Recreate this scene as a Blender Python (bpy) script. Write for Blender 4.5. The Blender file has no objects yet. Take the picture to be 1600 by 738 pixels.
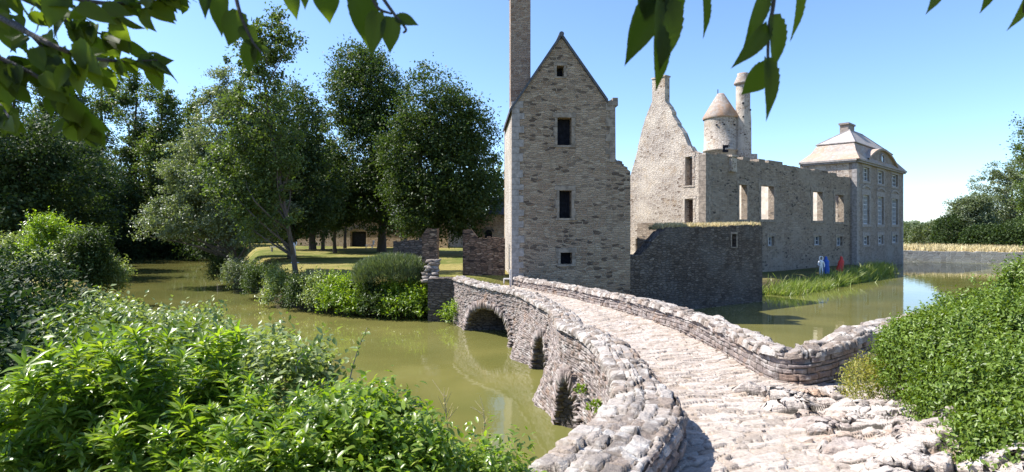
import bpy, math
import numpy as np
from mathutils import Vector

# ------------------------------------------------------------------ camera, sky, sun, exposure
SC = bpy.context.scene
COL = SC.collection
F, CX, HY, CAMZ = 900.0, 800.0, 355.0, 4.6        # focal length and horizon in pixels of a 1600 px wide frame, eye height over the water
cam_d = bpy.data.cameras.new("camera")
cam_d.sensor_width = 36.0
cam_d.lens = 36.0 * F / 1600.0
cam_d.shift_y = -(369.0 - HY) / 1600.0
cam_d.clip_start, cam_d.clip_end = 0.05, 3000.0
cam = bpy.data.objects.new("camera", cam_d)
COL.objects.link(cam)
cam.location = (0, 0, CAMZ)
cam.rotation_euler = (math.radians(90), 0, 0)
SC.camera = cam
cam_d.dof.use_dof = True
cam_d.dof.focus_distance = 26.0
cam_d.dof.aperture_fstop = 5.6

SUN_EL, SUN_AHEAD = math.radians(52), math.radians(10)
SDIR = Vector((-math.cos(SUN_AHEAD) * math.cos(SUN_EL), math.sin(SUN_AHEAD) * math.cos(SUN_EL), math.sin(SUN_EL)))
world = bpy.data.worlds.new("World")
SC.world = world
world.use_nodes = True
wn = world.node_tree
bg = wn.nodes["Background"]
sky = wn.nodes.new("ShaderNodeTexSky")
sky.sky_type = 'NISHITA'
sky.sun_disc = False
sky.sun_elevation = SUN_EL
sky.sun_rotation = math.atan2(SDIR.x, SDIR.y)
sky.altitude = 0
sky.air_density = 0.85
sky.dust_density = 0.4
sky.ozone_density = 6.0
wn.links.new(sky.outputs[0], bg.inputs[0])
bg.inputs[1].default_value = 0.14
sun_d = bpy.data.lights.new("sun", 'SUN')
sun_d.energy = 5.0
sun_d.angle = math.radians(0.5)
sun_d.color = (1.0, 0.955, 0.88)
sun = bpy.data.objects.new("sun", sun_d)
COL.objects.link(sun)
sun.rotation_euler = SDIR.to_track_quat('Z', 'Y').to_euler()
SC.view_settings.view_transform = 'Standard'
SC.view_settings.look = 'None'
SC.view_settings.exposure = 1.05
SC.view_settings.gamma = 1.0
SC.cycles.max_bounces = 6
SC.cycles.diffuse_bounces = 3
SC.cycles.glossy_bounces = 3
SC.cycles.transmission_bounces = 4
SC.cycles.caustics_reflective = False
SC.cycles.caustics_refractive = False

# ------------------------------------------------------------------ small maths
def W(px, py, d):
    return np.array([(px - CX) / F * d, d, CAMZ + (HY - py) / F * d])
def zpx(py, d):
    return CAMZ + (HY - py) / F * d
def on_line(px, p0, dr):
    q = (px - CX) / F
    u = (q * p0[1] - p0[0]) / (dr[0] - q * dr[1])
    return u, p0[1] + u * dr[1]
def nrm(a):
    a = np.asarray(a, float)
    return a / np.maximum(np.linalg.norm(a, axis=-1, keepdims=True), 1e-9)
def v2(a):
    return np.array(a, float)
def catmull(pts, n):
    P = np.array(pts, float)
    P = np.vstack([2 * P[0] - P[1], P, 2 * P[-1] - P[-2]])
    out = []
    for i in range(1, len(P) - 2):
        for t in np.linspace(0, 1, n, endpoint=False):
            a, b, c, d = P[i - 1], P[i], P[i + 1], P[i + 2]
            out.append(.5 * ((2 * b) + (-a + c) * t + (2 * a - 5 * b + 4 * c - d) * t * t + (-a + 3 * b - 3 * c + d) * t ** 3))
    out.append(P[-2])
    return np.array(out)
def resample(P, step):
    P = np.asarray(P, float)
    s = np.r_[0, np.cumsum(np.linalg.norm(np.diff(P[:, :2], axis=0), axis=1))]
    t = np.linspace(0, s[-1], max(2, int(s[-1] / step) + 1))
    return np.stack([np.interp(t, s, P[:, k]) for k in range(P.shape[1])], 1), t
def vnoise(x, y, seed=0):
    x, y = np.asarray(x, float), np.asarray(y, float)
    def h(i, j):
        n = np.sin(i * 127.1 + j * 311.7 + seed * 74.7) * 43758.5453
        return n - np.floor(n)
    i, j = np.floor(x), np.floor(y)
    fx, fy = x - i, y - j
    fx, fy = fx * fx * (3 - 2 * fx), fy * fy * (3 - 2 * fy)
    return (h(i, j) * (1 - fx) + h(i + 1, j) * fx) * (1 - fy) + (h(i, j + 1) * (1 - fx) + h(i + 1, j + 1) * fx) * fy
def fbm(x, y, seed=0, oct=4):
    a, s, f = .5, 0, 1.0
    for k in range(oct):
        s = s + a * vnoise(x * f, y * f, seed + k)
        a *= .5; f *= 2
    return s

# ------------------------------------------------------------------ objects
def link(o, parent=None):
    COL.objects.link(o)
    if parent is not None:
        o.parent = parent
    return o
def tag(o, label=None, cat=None, group=None, kind=None):
    if label: o["label"] = label
    if cat: o["category"] = cat
    if group: o["group"] = group
    if kind: o["kind"] = kind
    return o
def empty(name, loc, label, cat, group=None):
    o = bpy.data.objects.new(name, None)
    link(o)
    o.location = loc
    o.empty_display_size = .3
    return tag(o, label, cat, group)
def place(o, parent):
    """meshes are written in world coordinates; a child is shifted back by its parent's location"""
    if parent is not None:
        off = Vector((0, 0, 0)); p = parent
        while p is not None:
            off += p.location; p = p.parent
        o.location = -off
    return o

class MB:
    def __init__(self):
        self.v, self.f, self.uv, self.sm = [], [], [], []
    def face(self, pts, uvs=None):
        n = len(self.v)
        self.v.extend([tuple(p) for p in pts])
        self.f.append(tuple(range(n, n + len(pts))))
        self.uv.extend(uvs if uvs is not None else [(0, 0)] * len(pts))
    def quad_auto(self, pts):
        p = [np.array(q, float) for q in pts]
        a = p[1] - p[0]; n = np.cross(a, p[-1] - p[0]); n = n / (np.linalg.norm(n) + 1e-9)
        if abs(n[2]) > .8: uv = [(q[0], q[1]) for q in p]
        else:
            h = np.array([-n[1], n[0], 0]); h = h / (np.linalg.norm(h) + 1e-9)
            uv = [(float(q @ h), q[2] if abs(n[2]) < .3 else q[2] * 1.4) for q in p]
        self.face(p, uv)
    def box(self, c, sx, sy, sz, dr=(1, 0)):
        """centre, sizes, horizontal axis direction"""
        c = np.array(c, float); a = np.array([dr[0], dr[1], 0.]); a /= np.linalg.norm(a)
        b = np.array([-a[1], a[0], 0]); z = np.array([0, 0, 1.])
        P = lambda i, j, k: c + a * sx / 2 * i + b * sy / 2 * j + z * sz / 2 * k
        for q in (((-1, -1, -1), (1, -1, -1), (1, -1, 1), (-1, -1, 1)), ((1, 1, -1), (-1, 1, -1), (-1, 1, 1), (1, 1, 1)),
                  ((1, -1, -1), (1, 1, -1), (1, 1, 1), (1, -1, 1)), ((-1, 1, -1), (-1, -1, -1), (-1, -1, 1), (-1, 1, 1)),
                  ((-1, -1, 1), (1, -1, 1), (1, 1, 1), (-1, 1, 1)), ((-1, 1, -1), (1, 1, -1), (1, -1, -1), (-1, -1, -1))):
            self.quad_auto([P(*t) for t in q])
    def tube(self, pts, rad, n=8, cap=True):
        P = np.array(pts, float); rad = np.broadcast_to(rad, (len(P),))
        rings = []
        T = np.gradient(P, axis=0); T = nrm(T)
        ref = np.array([1, 0, 0.]) if abs(T[0][0]) < .8 else np.array([0, 1., 0])
        s = 0; acc = 0
        for i in range(len(P)):
            x = np.cross(T[i], ref); x /= np.linalg.norm(x) + 1e-9
            y = np.cross(T[i], x)
            an = np.linspace(0, 2 * np.pi, n, endpoint=False)
            rings.append(P[i] + rad[i] * (np.cos(an)[:, None] * x + np.sin(an)[:, None] * y))
        for i in range(len(P) - 1):
            L = np.linalg.norm(P[i + 1] - P[i])
            for k in range(n):
                k2 = (k + 1) % n
                c = 2 * np.pi * rad[i] / n
                self.face([rings[i][k], rings[i][k2], rings[i + 1][k2], rings[i + 1][k]],
                          [(k * c, acc), (k * c + c, acc), (k * c + c, acc + L), (k * c, acc + L)])
            acc += L
        if cap:
            self.face(list(rings[-1]))
            self.face(list(rings[0][::-1]))
    def build(self, name, mat, parent=None, smooth=False):
        me = bpy.data.meshes.new(name)
        me.from_pydata(self.v, [], self.f)
        l = me.uv_layers.new(name="UVMap")
        l.data.foreach_set("uv", np.array(self.uv, np.float32).ravel())
        me.materials.append(mat)
        o = bpy.data.objects.new(name, me)
        if smooth:
            import bmesh
            b = bmesh.new(); b.from_mesh(me); bmesh.ops.remove_doubles(b, verts=b.verts, dist=1e-4); b.to_mesh(me); b.free()
            me.polygons.foreach_set("use_smooth", [True] * len(me.polygons))
        link(o, parent); place(o, parent)
        return o

def mesh_arrays(name, verts, faces, mat, parent=None, rnd=None, smooth=False, joint=None):
    """verts (N,3); faces list of (m,k) arrays; rnd one value per face"""
    me = bpy.data.meshes.new(name)
    verts = np.asarray(verts, np.float32)
    me.vertices.add(len(verts)); me.vertices.foreach_set("co", verts.ravel())
    loops = np.concatenate([f.ravel() for f in faces]).astype(np.int32)
    tot = np.concatenate([np.full(len(f), f.shape[1]) for f in faces]).astype(np.int32)
    st = np.r_[0, np.cumsum(tot)[:-1]].astype(np.int32)
    me.loops.add(len(loops)); me.loops.foreach_set("vertex_index", loops)
    me.polygons.add(len(tot)); me.polygons.foreach_set("loop_start", st); me.polygons.foreach_set("loop_total", tot)
    if smooth: me.polygons.foreach_set("use_smooth", np.ones(len(tot), bool))
    if rnd is not None:
        a = me.attributes.new("rnd", 'FLOAT', 'FACE'); a.data.foreach_set("value", np.asarray(rnd, np.float32))
    if joint is not None:
        a = me.attributes.new("joint", 'FLOAT', 'POINT'); a.data.foreach_set("value", np.asarray(joint, np.float32))
    me.update(calc_edges=True); me.validate()
    me.materials.append(mat)
    o = bpy.data.objects.new(name, me)
    link(o, parent); place(o, parent)
    return o

# ------------------------------------------------------------------ materials
def newmat(name):
    m = bpy.data.materials.new(name); m.use_nodes = True
    nt = m.node_tree; nt.nodes.clear()
    out = nt.nodes.new("ShaderNodeOutputMaterial")
    return m, nt, out
class N:
    def __init__(s, nt): s.nt = nt
    def __call__(s, typ, **kw):
        n = s.nt.nodes.new(typ)
        for k, v in kw.items():
            if k.startswith("i_"):
                key = k[2:]; key = int(key) if key.isdigit() else key.replace("_", " ")
                if hasattr(v, "is_output"): s.nt.links.new(v, n.inputs[key])
                else: n.inputs[key].default_value = v
            else: setattr(n, k, v)
        return n
    def math(s, op, a, b=0.0, c=0.0, clamp=False):
        n = s.nt.nodes.new("ShaderNodeMath"); n.operation = op; n.use_clamp = clamp
        for i, x in enumerate((a, b, c)):
            if hasattr(x, "is_output"): s.nt.links.new(x, n.inputs[i])
            else: n.inputs[i].default_value = x
        return n.outputs[0]
    def mix(s, f, a, b, mode='MIX'):
        n = s.nt.nodes.new("ShaderNodeMix"); n.data_type = 'RGBA'; n.blend_type = mode
        for sock, x in ((n.inputs[0], f), (n.inputs[6], a), (n.inputs[7], b)):
            if hasattr(x, "is_output"): s.nt.links.new(x, sock)
            elif isinstance(x, (int, float)): sock.default_value = x
            else: sock.default_value = (*x, 1)
        return n.outputs[2]
    def step(s, x, a, b):
        n = s.nt.nodes.new("ShaderNodeMapRange"); n.interpolation_type = 'SMOOTHSTEP'
        s.nt.links.new(x, n.inputs[0]); n.inputs[1].default_value = a; n.inputs[2].default_value = b
        return n.outputs[0]
    def ramp(s, x, stops, const=False):
        n = s.nt.nodes.new("ShaderNodeValToRGB"); s.nt.links.new(x, n.inputs[0])
        r = n.color_ramp; r.interpolation = 'CONSTANT' if const else 'LINEAR'
        while len(r.elements) < len(stops): r.elements.new(.5)
        for e, (p, c) in zip(r.elements, stops): e.position = p; e.color = (*c, 1)
        return n.outputs[0]
    def noise(s, vec, scale, detail=4, rough=.55):
        n = s.nt.nodes.new("ShaderNodeTexNoise"); s.nt.links.new(vec, n.inputs[0])
        n.inputs['Scale'].default_value = scale; n.inputs['Detail'].default_value = detail; n.inputs['Roughness'].default_value = rough
        return n
def stops(cols):
    return [(i / max(1, len(cols) - 1), c) for i, c in enumerate(cols)]

def masonry(name, cols, mortar, su=2.6, sv=6.5, joint=.07, bump=.05, wash=None, wash_amt=.4, wash_scale=.35, stain=(.06, .055, .045), stain_amt=.35, seed=0.0, dark=None, dark_amt=.0):
    m, nt, out = newmat(name); n = N(nt)
    uv = n("ShaderNodeUVMap", uv_map="UVMap").outputs[0]
    off = n("ShaderNodeVectorMath", operation='ADD', i_0=uv, i_1=(seed, seed * .7, 0)).outputs[0]
    d = n.noise(off, 2.2, 3)
    dv = n("ShaderNodeVectorMath", operation='SUBTRACT', i_0=d.outputs['Color'], i_1=(.5, .5, .5)).outputs[0]
    dv = n("ShaderNodeVectorMath", operation='SCALE', i_0=dv, i_Scale=.16).outputs[0]
    p = n("ShaderNodeVectorMath", operation='ADD', i_0=off, i_1=dv).outputs[0]
    ps = n("ShaderNodeVectorMath", operation='MULTIPLY', i_0=p, i_1=(su, sv, 1)).outputs[0]
    v1 = n("ShaderNodeTexVoronoi", voronoi_dimensions='2D', feature='F1', i_Vector=ps, i_Scale=1.0, i_Randomness=.85)
    v2_ = n("ShaderNodeTexVoronoi", voronoi_dimensions='2D', feature='DISTANCE_TO_EDGE', i_Vector=ps, i_Scale=1.0, i_Randomness=.85)
    sep = n("ShaderNodeSeparateColor", i_Color=v1.outputs['Color'])
    fine = n.noise(off, 14, 5, .65)
    med = n.noise(off, 1.1, 4, .6)
    stone = n.ramp(sep.outputs[0], stops(cols))
    stone = n.mix(.75, stone, n.ramp(fine.outputs[0], [(.25, (.35, .35, .35)), (.75, (1.15, 1.12, 1.08))]), 'MULTIPLY')
    if dark is not None:
        stone = n.mix(n.math('MULTIPLY', n.math('GREATER_THAN', sep.outputs[1], 1 - dark_amt), .9), stone, dark)
    e = n.math('ADD', v2_.outputs['Distance'], n.math('MULTIPLY', n.math('SUBTRACT', fine.outputs[0], .5), .09))
    edge = n.step(e, joint * .35, joint * 1.5)
    col = n.mix(edge, mortar, stone)
    if wash is not None:
        w = n.noise(off, wash_scale, 5, .62)
        col = n.mix(n.math('MULTIPLY', n.step(w.outputs[0], .45, .62), wash_amt), col, wash)
    col = n.mix(n.math('MULTIPLY', n.step(med.outputs[0], .52, .75), stain_amt), col, stain)
    h = n.math('MULTIPLY', edge, n.math('ADD', .55, n.math('MULTIPLY', sep.outputs[2], .6)))
    h = n.math('ADD', h, n.math('MULTIPLY', fine.outputs[0], .45))
    bp = n("ShaderNodeBump", i_Height=h, i_Distance=bump, i_Strength=1.0)
    b = n("ShaderNodeBsdfPrincipled", i_Base_Color=col, i_Roughness=.92, i_Normal=bp.outputs[0])
    b.inputs['Specular IOR Level'].default_value = .2
    nt.links.new(b.outputs[0], out.inputs[0])
    return m

def stonemat(name, cols, lichen=(.62, .6, .56), lichen_amt=.35, rust=(.36, .2, .1), bump=.02, scale=1.0, mortar=(.07, .06, .05)):
    """for stones modelled one by one: colour by the stone's own random value"""
    m, nt, out = newmat(name); n = N(nt)
    at = n("ShaderNodeAttribute", attribute_name="rnd").outputs['Fac']
    oc = n("ShaderNodeTexCoord").outputs['Object']
    f = n.noise(oc, 22 * scale, 6, .68); g = n.noise(oc, 4.5 * scale, 4, .6); k = n.noise(oc, 1.3 * scale, 3, .5)
    col = n.ramp(at, stops(cols))
    col = n.mix(.8, col, n.ramp(f.outputs[0], [(.25, (.4, .39, .38)), (.72, (1.15, 1.13, 1.1))]), 'MULTIPLY')
    col = n.mix(n.math('MULTIPLY', n.step(g.outputs[0], .5, .66), lichen_amt), col, lichen)
    col = n.mix(n.math('MULTIPLY', n.step(k.outputs[0], .6, .75), .4), col, rust)
    jn = n("ShaderNodeAttribute", attribute_name="joint").outputs['Fac']
    col = n.mix(n.step(jn, .25, .8), col, mortar)
    st = n("ShaderNodeVectorMath", operation='MULTIPLY', i_0=oc, i_1=(5, 5, 26)).outputs[0]
    lay = n.noise(st, 2.0 * scale, 3, .6)
    h = n.math('ADD', f.outputs[0], n.math('MULTIPLY', lay.outputs[0], .9))
    bp = n("ShaderNodeBump", i_Height=h, i_Distance=bump, i_Strength=.9)
    b = n("ShaderNodeBsdfPrincipled", i_Base_Color=col, i_Roughness=.88, i_Normal=bp.outputs[0])
    b.inputs['Specular IOR Level'].default_value = .25
    nt.links.new(b.outputs[0], out.inputs[0])
    return m

def leafmat(name, cols, trans=.3, tcol=None, rough=.45, spec=.4, vein=False):
    m, nt, out = newmat(name); n = N(nt)
    at = n("ShaderNodeAttribute", attribute_name="rnd").outputs['Fac']
    col = n.ramp(at, stops(cols))
    oc = n("ShaderNodeTexCoord").outputs['Object']
    g = n.noise(oc, 1.2, 3)
    col = n.mix(.55, col, n.ramp(g.outputs[0], [(.3, (.62, .68, .6)), (.7, (1.3, 1.22, 1.1))]), 'MULTIPLY')
    b = n("ShaderNodeBsdfPrincipled", i_Base_Color=col, i_Roughness=rough)
    b.inputs['Specular IOR Level'].default_value = spec
    tc = n.mix(1.0, col, tcol or (1.9, 2.0, .7), 'MULTIPLY')
    t = n("ShaderNodeBsdfTranslucent", i_Color=tc)
    mx = n("ShaderNodeMixShader", i_0=trans, i_1=b.outputs[0], i_2=t.outputs[0])
    nt.links.new(mx.outputs[0], out.inputs[0])
    return m

def plainmat(name, col, rough=.7, spec=.3, var=.25, scale=6.0, metal=0.0, bump=0.0, col2=None):
    m, nt, out = newmat(name); n = N(nt)
    oc = n("ShaderNodeTexCoord").outputs['Object']
    f = n.noise(oc, scale, 5, .6)
    c = n.mix(n.step(f.outputs[0], .35, .68), tuple(x * (1 - var) for x in col), col2 or tuple(min(1, x * (1 + var)) for x in col))
    b = n("ShaderNodeBsdfPrincipled", i_Base_Color=c, i_Roughness=rough, i_Metallic=metal)
    b.inputs['Specular IOR Level'].default_value = spec
    if bump:
        bp = n("ShaderNodeBump", i_Height=f.outputs[0], i_Distance=bump); nt.links.new(bp.outputs[0], b.inputs['Normal'])
    nt.links.new(b.outputs[0], out.inputs[0])
    return m

def barkmat(name, c1, c2):
    m, nt, out = newmat(name); n = N(nt)
    oc = n("ShaderNodeTexCoord").outputs['Object']
    st = n("ShaderNodeVectorMath", operation='MULTIPLY', i_0=oc, i_1=(6, 6, 1.2)).outputs[0]
    f = n.noise(st, 2.0, 5, .65)
    c = n.mix(f.outputs[0], c1, c2)
    bp = n("ShaderNodeBump", i_Height=f.outputs[0], i_Distance=.05)
    b = n("ShaderNodeBsdfPrincipled", i_Base_Color=c, i_Roughness=.9, i_Normal=bp.outputs[0])
    nt.links.new(b.outputs[0], out.inputs[0])
    return m

M = {}
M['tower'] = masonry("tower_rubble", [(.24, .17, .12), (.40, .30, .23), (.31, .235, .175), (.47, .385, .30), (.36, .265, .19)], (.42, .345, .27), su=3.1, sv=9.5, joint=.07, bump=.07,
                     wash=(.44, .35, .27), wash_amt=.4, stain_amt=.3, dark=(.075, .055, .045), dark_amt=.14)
M['towerlit'] = masonry("tower_sunlit_rubble", [(.42, .37, .31), (.54, .49, .43), (.36, .31, .27), (.48, .42, .36)], (.52, .48, .43), su=2.7, sv=6.5, joint=.09, bump=.05, wash=(.58, .54, .49), wash_amt=.4, stain_amt=.15, seed=9)  # tower stone again in lighter colours, sunlight put into the side wall
M['gable'] = masonry("pale_sunlit_rubble", [(.38, .31, .26), (.54, .47, .41), (.29, .23, .19), (.60, .53, .47), (.47, .39, .32)], (.60, .53, .46), su=3.2, sv=6.5, joint=.10, bump=.06,
                     wash=(.64, .56, .47), wash_amt=.75, wash_scale=.4, stain=(.34, .22, .11), stain_amt=.5, seed=3, dark=(.16, .115, .085), dark_amt=.07)  # paler stone colours carry the sunlight on the lit walls
M['hall'] = masonry("hall_rubble", [(.22, .175, .145), (.36, .295, .24), (.28, .215, .165), (.44, .37, .30), (.33, .265, .22)], (.37, .315, .26), su=2.8, sv=7.0, joint=.07, bump=.08,
                    wash=(.38, .33, .28), wash_amt=.5, wash_scale=.22, stain=(.09, .08, .055), stain_amt=.45, seed=5, dark=(.06, .05, .047), dark_amt=.05)
M['dark'] = masonry("shaded_dark_rubble", [(.12, .098, .086), (.20, .165, .147), (.085, .07, .064), (.26, .22, .195)], (.09, .075, .065), su=3.0, sv=8.5, joint=.08, bump=.1, wash=(.2, .19, .185), wash_amt=.35, stain_amt=.3, seed=7)  # shade put into the colour of bastion, abutment and garden wall
M['pav'] = masonry("pavilion_rubble", [(.27, .225, .195), (.36, .31, .275), (.23, .19, .165), (.42, .36, .32)], (.36, .31, .28), su=2.2, sv=5.5, joint=.07, bump=.045, wash=(.36, .335, .31), wash_amt=.5, stain_amt=.3, seed=11)
M['warm'] = masonry("warm_farm_rubble", [(.42, .30, .20), (.52, .40, .28), (.35, .24, .16), (.58, .46, .34)], (.5, .4, .3), su=2.6, sv=6.0, bump=.05, stain_amt=.2, seed=13)
M['chim'] = masonry("chimney_rubble", [(.30, .21, .16), (.40, .30, .24), (.24, .16, .12), (.46, .37, .30)], (.42, .34, .28), su=3.0, sv=8.0, joint=.07, bump=.05, stain_amt=.2, seed=17)
M['gate'] = masonry("gate_wall_rubble", [(.20, .13, .095), (.31, .215, .16), (.14, .095, .075), (.38, .28, .21)], (.13, .095, .07), su=3.3, sv=9.5, joint=.09, bump=.1, stain_amt=.35, seed=19, dark=(.04, .03, .028), dark_amt=.12)
M['bank'] = masonry("pale_moat_wall_rubble", [(.46, .43, .40), (.58, .55, .52), (.36, .33, .31)], (.5, .47, .44), su=1.6, sv=3.5, bump=.06, stain_amt=.35, seed=23)
M['core'] = masonry("bridge_rubble_core", [(.12, .10, .095), (.19, .165, .155), (.09, .075, .07)], (.08, .07, .065), su=3.2, sv=8.0, bump=.08, stain_amt=.3, seed=29)
M['ashlar'] = plainmat("granite_ashlar", (.30, .275, .265), .85, .2, .22, 5.0, bump=.012)
M['ashlarw'] = plainmat("weathered_granite_surround", (.255, .215, .18), .88, .2, .28, 4.0, bump=.015)
M['bstone'] = stonemat("bridge_stone", [(.15, .125, .12), (.27, .225, .21), (.205, .17, .165), (.35, .30, .285), (.24, .175, .145), (.31, .28, .27)], (.58, .55, .52), .4)
M['cope'] = stonemat("coping_stone", [(.25, .22, .20), (.36, .32, .295), (.44, .40, .37), (.31, .25, .21), (.20, .175, .16)], (.62, .59, .55), .5, bump=.03)
M['cobble'] = stonemat("worn_paving_stone", [(.33, .28, .24), (.43, .37, .325), (.48, .42, .375), (.37, .305, .255), (.53, .47, .425)], (.57, .52, .48), .35, (.42, .31, .21), bump=.02, mortar=(.23, .185, .14))
M['slate'] = plainmat("slate", (.07, .075, .09), .6, .4, .3, 7.0, bump=.01)
M['pavroof'] = masonry("pale_schist_roof", [(.40, .35, .32), (.50, .45, .42), (.46, .36, .30), (.55, .50, .47)], (.33, .29, .26), su=3.2, sv=4.5, joint=.05, bump=.025, wash=(.47, .30, .19), wash_amt=.55, wash_scale=.3, stain_amt=.12, seed=31)
M['pavroof2'] = masonry("pale_slate_roof", [(.44, .41, .39), (.52, .49, .47), (.40, .37, .36)], (.36, .33, .31), su=3.0, sv=4.5, joint=.05, bump=.02, wash=(.5, .38, .29), wash_amt=.35, wash_scale=.35, stain_amt=.1, seed=37)
M['coneroof'] = masonry("lichened_stone_tiles", [(.48, .42, .38), (.58, .52, .48), (.40, .33, .29), (.52, .40, .32)], (.4, .34, .3), su=4, sv=6, joint=.06, bump=.03, wash=(.50, .27, .14), wash_amt=.75, wash_scale=.28, stain_amt=.1, seed=41)
M['plaster'] = plainmat("sunlit_pale_plaster", (.66, .60, .53), .9, .1, .2, 1.5, bump=.02)  # bright colour stands in for sunlight inside the hall
M['frame'] = plainmat("painted_window_frame", (.50, .52, .56), .6, .3, .1)
M['void'] = plainmat("dark_opening", (.018, .019, .026), .85, .1, .3)  # near-black fill stands for the unlit depth of holes and openings
M['wood'] = plainmat("weathered_timber", (.22, .15, .10), .8, .2, .3)
M['white'] = plainmat("white_painted_metal", (.80, .81, .84), .5, .4, .06)
M['blue'] = plainmat("blue_paint", (.02, .09, .42), .5, .4, .12)
M['red'] = plainmat("red_paint", (.62, .035, .025), .5, .4, .12)
M['iron'] = plainmat("pale_weathered_post", (.58, .54, .5), .6, .3, .2)
M['straw'] = leafmat("dry_grass", [(.58, .48, .28), (.66, .57, .37), (.50, .41, .22), (.70, .62, .45)], .2, (1.2, 1.1, .8), .7, .15)
M['terrain_rock'] = None
M['bark'] = barkmat("bark", (.05, .04, .033), (.13, .11, .09))
M['barkpale'] = barkmat("pale_bark", (.12, .10, .085), (.26, .23, .2))
M['twig'] = barkmat("twig_bark", (.035, .03, .035), (.075, .065, .06))

m, nt, out = newmat("window_glass"); n = N(nt)
b = n("ShaderNodeBsdfPrincipled", i_Base_Color=(.05, .065, .09, 1), i_Roughness=.12); b.inputs['Specular IOR Level'].default_value = .7
nt.links.new(b.outputs[0], out.inputs[0]); M['glass'] = m

# leaf colours
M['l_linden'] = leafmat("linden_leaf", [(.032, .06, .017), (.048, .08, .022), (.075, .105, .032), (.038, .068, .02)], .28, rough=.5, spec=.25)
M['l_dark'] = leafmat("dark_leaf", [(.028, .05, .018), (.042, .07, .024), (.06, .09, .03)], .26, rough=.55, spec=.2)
M['l_poplar'] = leafmat("poplar_leaf", [(.055, .085, .025), (.08, .12, .035), (.115, .155, .05)], .34, rough=.45, spec=.3)
M['l_silver'] = leafmat("silver_leaf", [(.10, .135, .07), (.15, .185, .11), (.21, .245, .17), (.075, .105, .05)], .28, rough=.42, spec=.4)
M['l_bright'] = leafmat("bright_leaf", [(.115, .195, .022), (.165, .255, .03), (.22, .30, .045), (.085, .15, .018), (.19, .25, .04)], .42, (1.95, 2.0, .5), rough=.36, spec=.45)
M['l_rhodo'] = leafmat("rhododendron_leaf", [(.105, .19, .024), (.155, .25, .034), (.215, .30, .048), (.075, .14, .02), (.27, .33, .065), (.12, .2, .028)], .42, (1.95, 2.0, .5), rough=.3, spec=.55)
M['l_shaded'] = leafmat("shade_darkened_leaf", [(.018, .038, .014), (.026, .052, .018), (.038, .068, .024)], .2, rough=.55, spec=.15)  # leaf colour darkened to carry the deep shade over this shrub
M['l_pale'] = leafmat("pale_leaf", [(.13, .19, .05), (.19, .25, .085), (.27, .32, .15), (.10, .15, .04)], .34, (1.8, 1.8, .7), rough=.36, spec=.5)
M['l_privet'] = leafmat("privet_leaf", [(.075, .13, .016), (.115, .18, .025), (.17, .24, .04), (.05, .09, .012)], .24, (1.9, 1.9, .5), rough=.4, spec=.35)
M['l_yellow'] = leafmat("yellow_leaf", [(.20, .20, .03), (.28, .26, .05), (.13, .17, .03), (.33, .28, .1)], .3, rough=.5)
M['l_reed'] = leafmat("reed_leaf", [(.16, .22, .045), (.22, .27, .07), (.10, .16, .035), (.34, .34, .16)], .35, rough=.4)
M['l_spike'] = leafmat("grey_green_leaf", [(.085, .12, .06), (.13, .165, .085), (.06, .09, .04), (.18, .2, .11)], .25, rough=.45)
M['l_oak'] = leafmat("oak_leaf", [(.10, .13, .075), (.13, .165, .095), (.18, .21, .135), (.08, .105, .055)], .28, rough=.4, spec=.4)
M['l_over'] = leafmat("beech_leaf", [(.034, .052, .018), (.048, .07, .022), (.066, .092, .028), (.04, .06, .02)], .55, (3.2, 3.3, .5), rough=.55, spec=.2)
M['petal'] = plainmat("white_petal", (.8, .8, .78), .6, .2, .05)

# ------------------------------------------------------------------ ground, water, path
def poly_sdf(X, Y, poly):
    """signed distance, negative inside"""
    P = np.array(poly, float); d = np.full(X.shape, 1e9); inside = np.zeros(X.shape, bool)
    for a, b in zip(P, np.roll(P, -1, 0)):
        e = b - a; wx, wy = X - a[0], Y - a[1]
        t = np.clip((wx * e[0] + wy * e[1]) / (e @ e + 1e-9), 0, 1)
        d = np.minimum(d, np.hypot(wx - e[0] * t, wy - e[1] * t))
        c = ((a[1] > Y) != (b[1] > Y)) & (X < (b[0] - a[0]) * (Y - a[1]) / (b[1] - a[1] + 1e-12) + a[0])
        inside ^= c
    return np.where(inside, -d, d)
MOAT = [(1.7, 8.6), (-.5, 8.0), (-3.5, 10), (-8, 15), (-13, 20), (-18, 27), (-22, 33), (-28.5, 40), (-35, 52), (-46, 66), (-62, 84), (-60, 92), (-45, 90), (-36, 74), (-27, 54), (-23.5, 47),
        (-16, 35), (-12, 30.8), (-9, 29.3), (-6, 28.7), (-3.8, 28.4), (-2.6, 28.9), (1, 29.2), (6, 29.4), (15.4, 36), (17.4, 38.6), (22.5, 43), (28, 48.5), (39.5, 61), (38, 62.5), (42, 66), (49, 73), (50, 77.6), (60, 74.1), (90, 63.6), (112, 55.9), (130, 49),
        (120, 38), (80, 36), (45, 29), (20, 17.5), (9, 11.6), (4.6, 9.0)]
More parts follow.
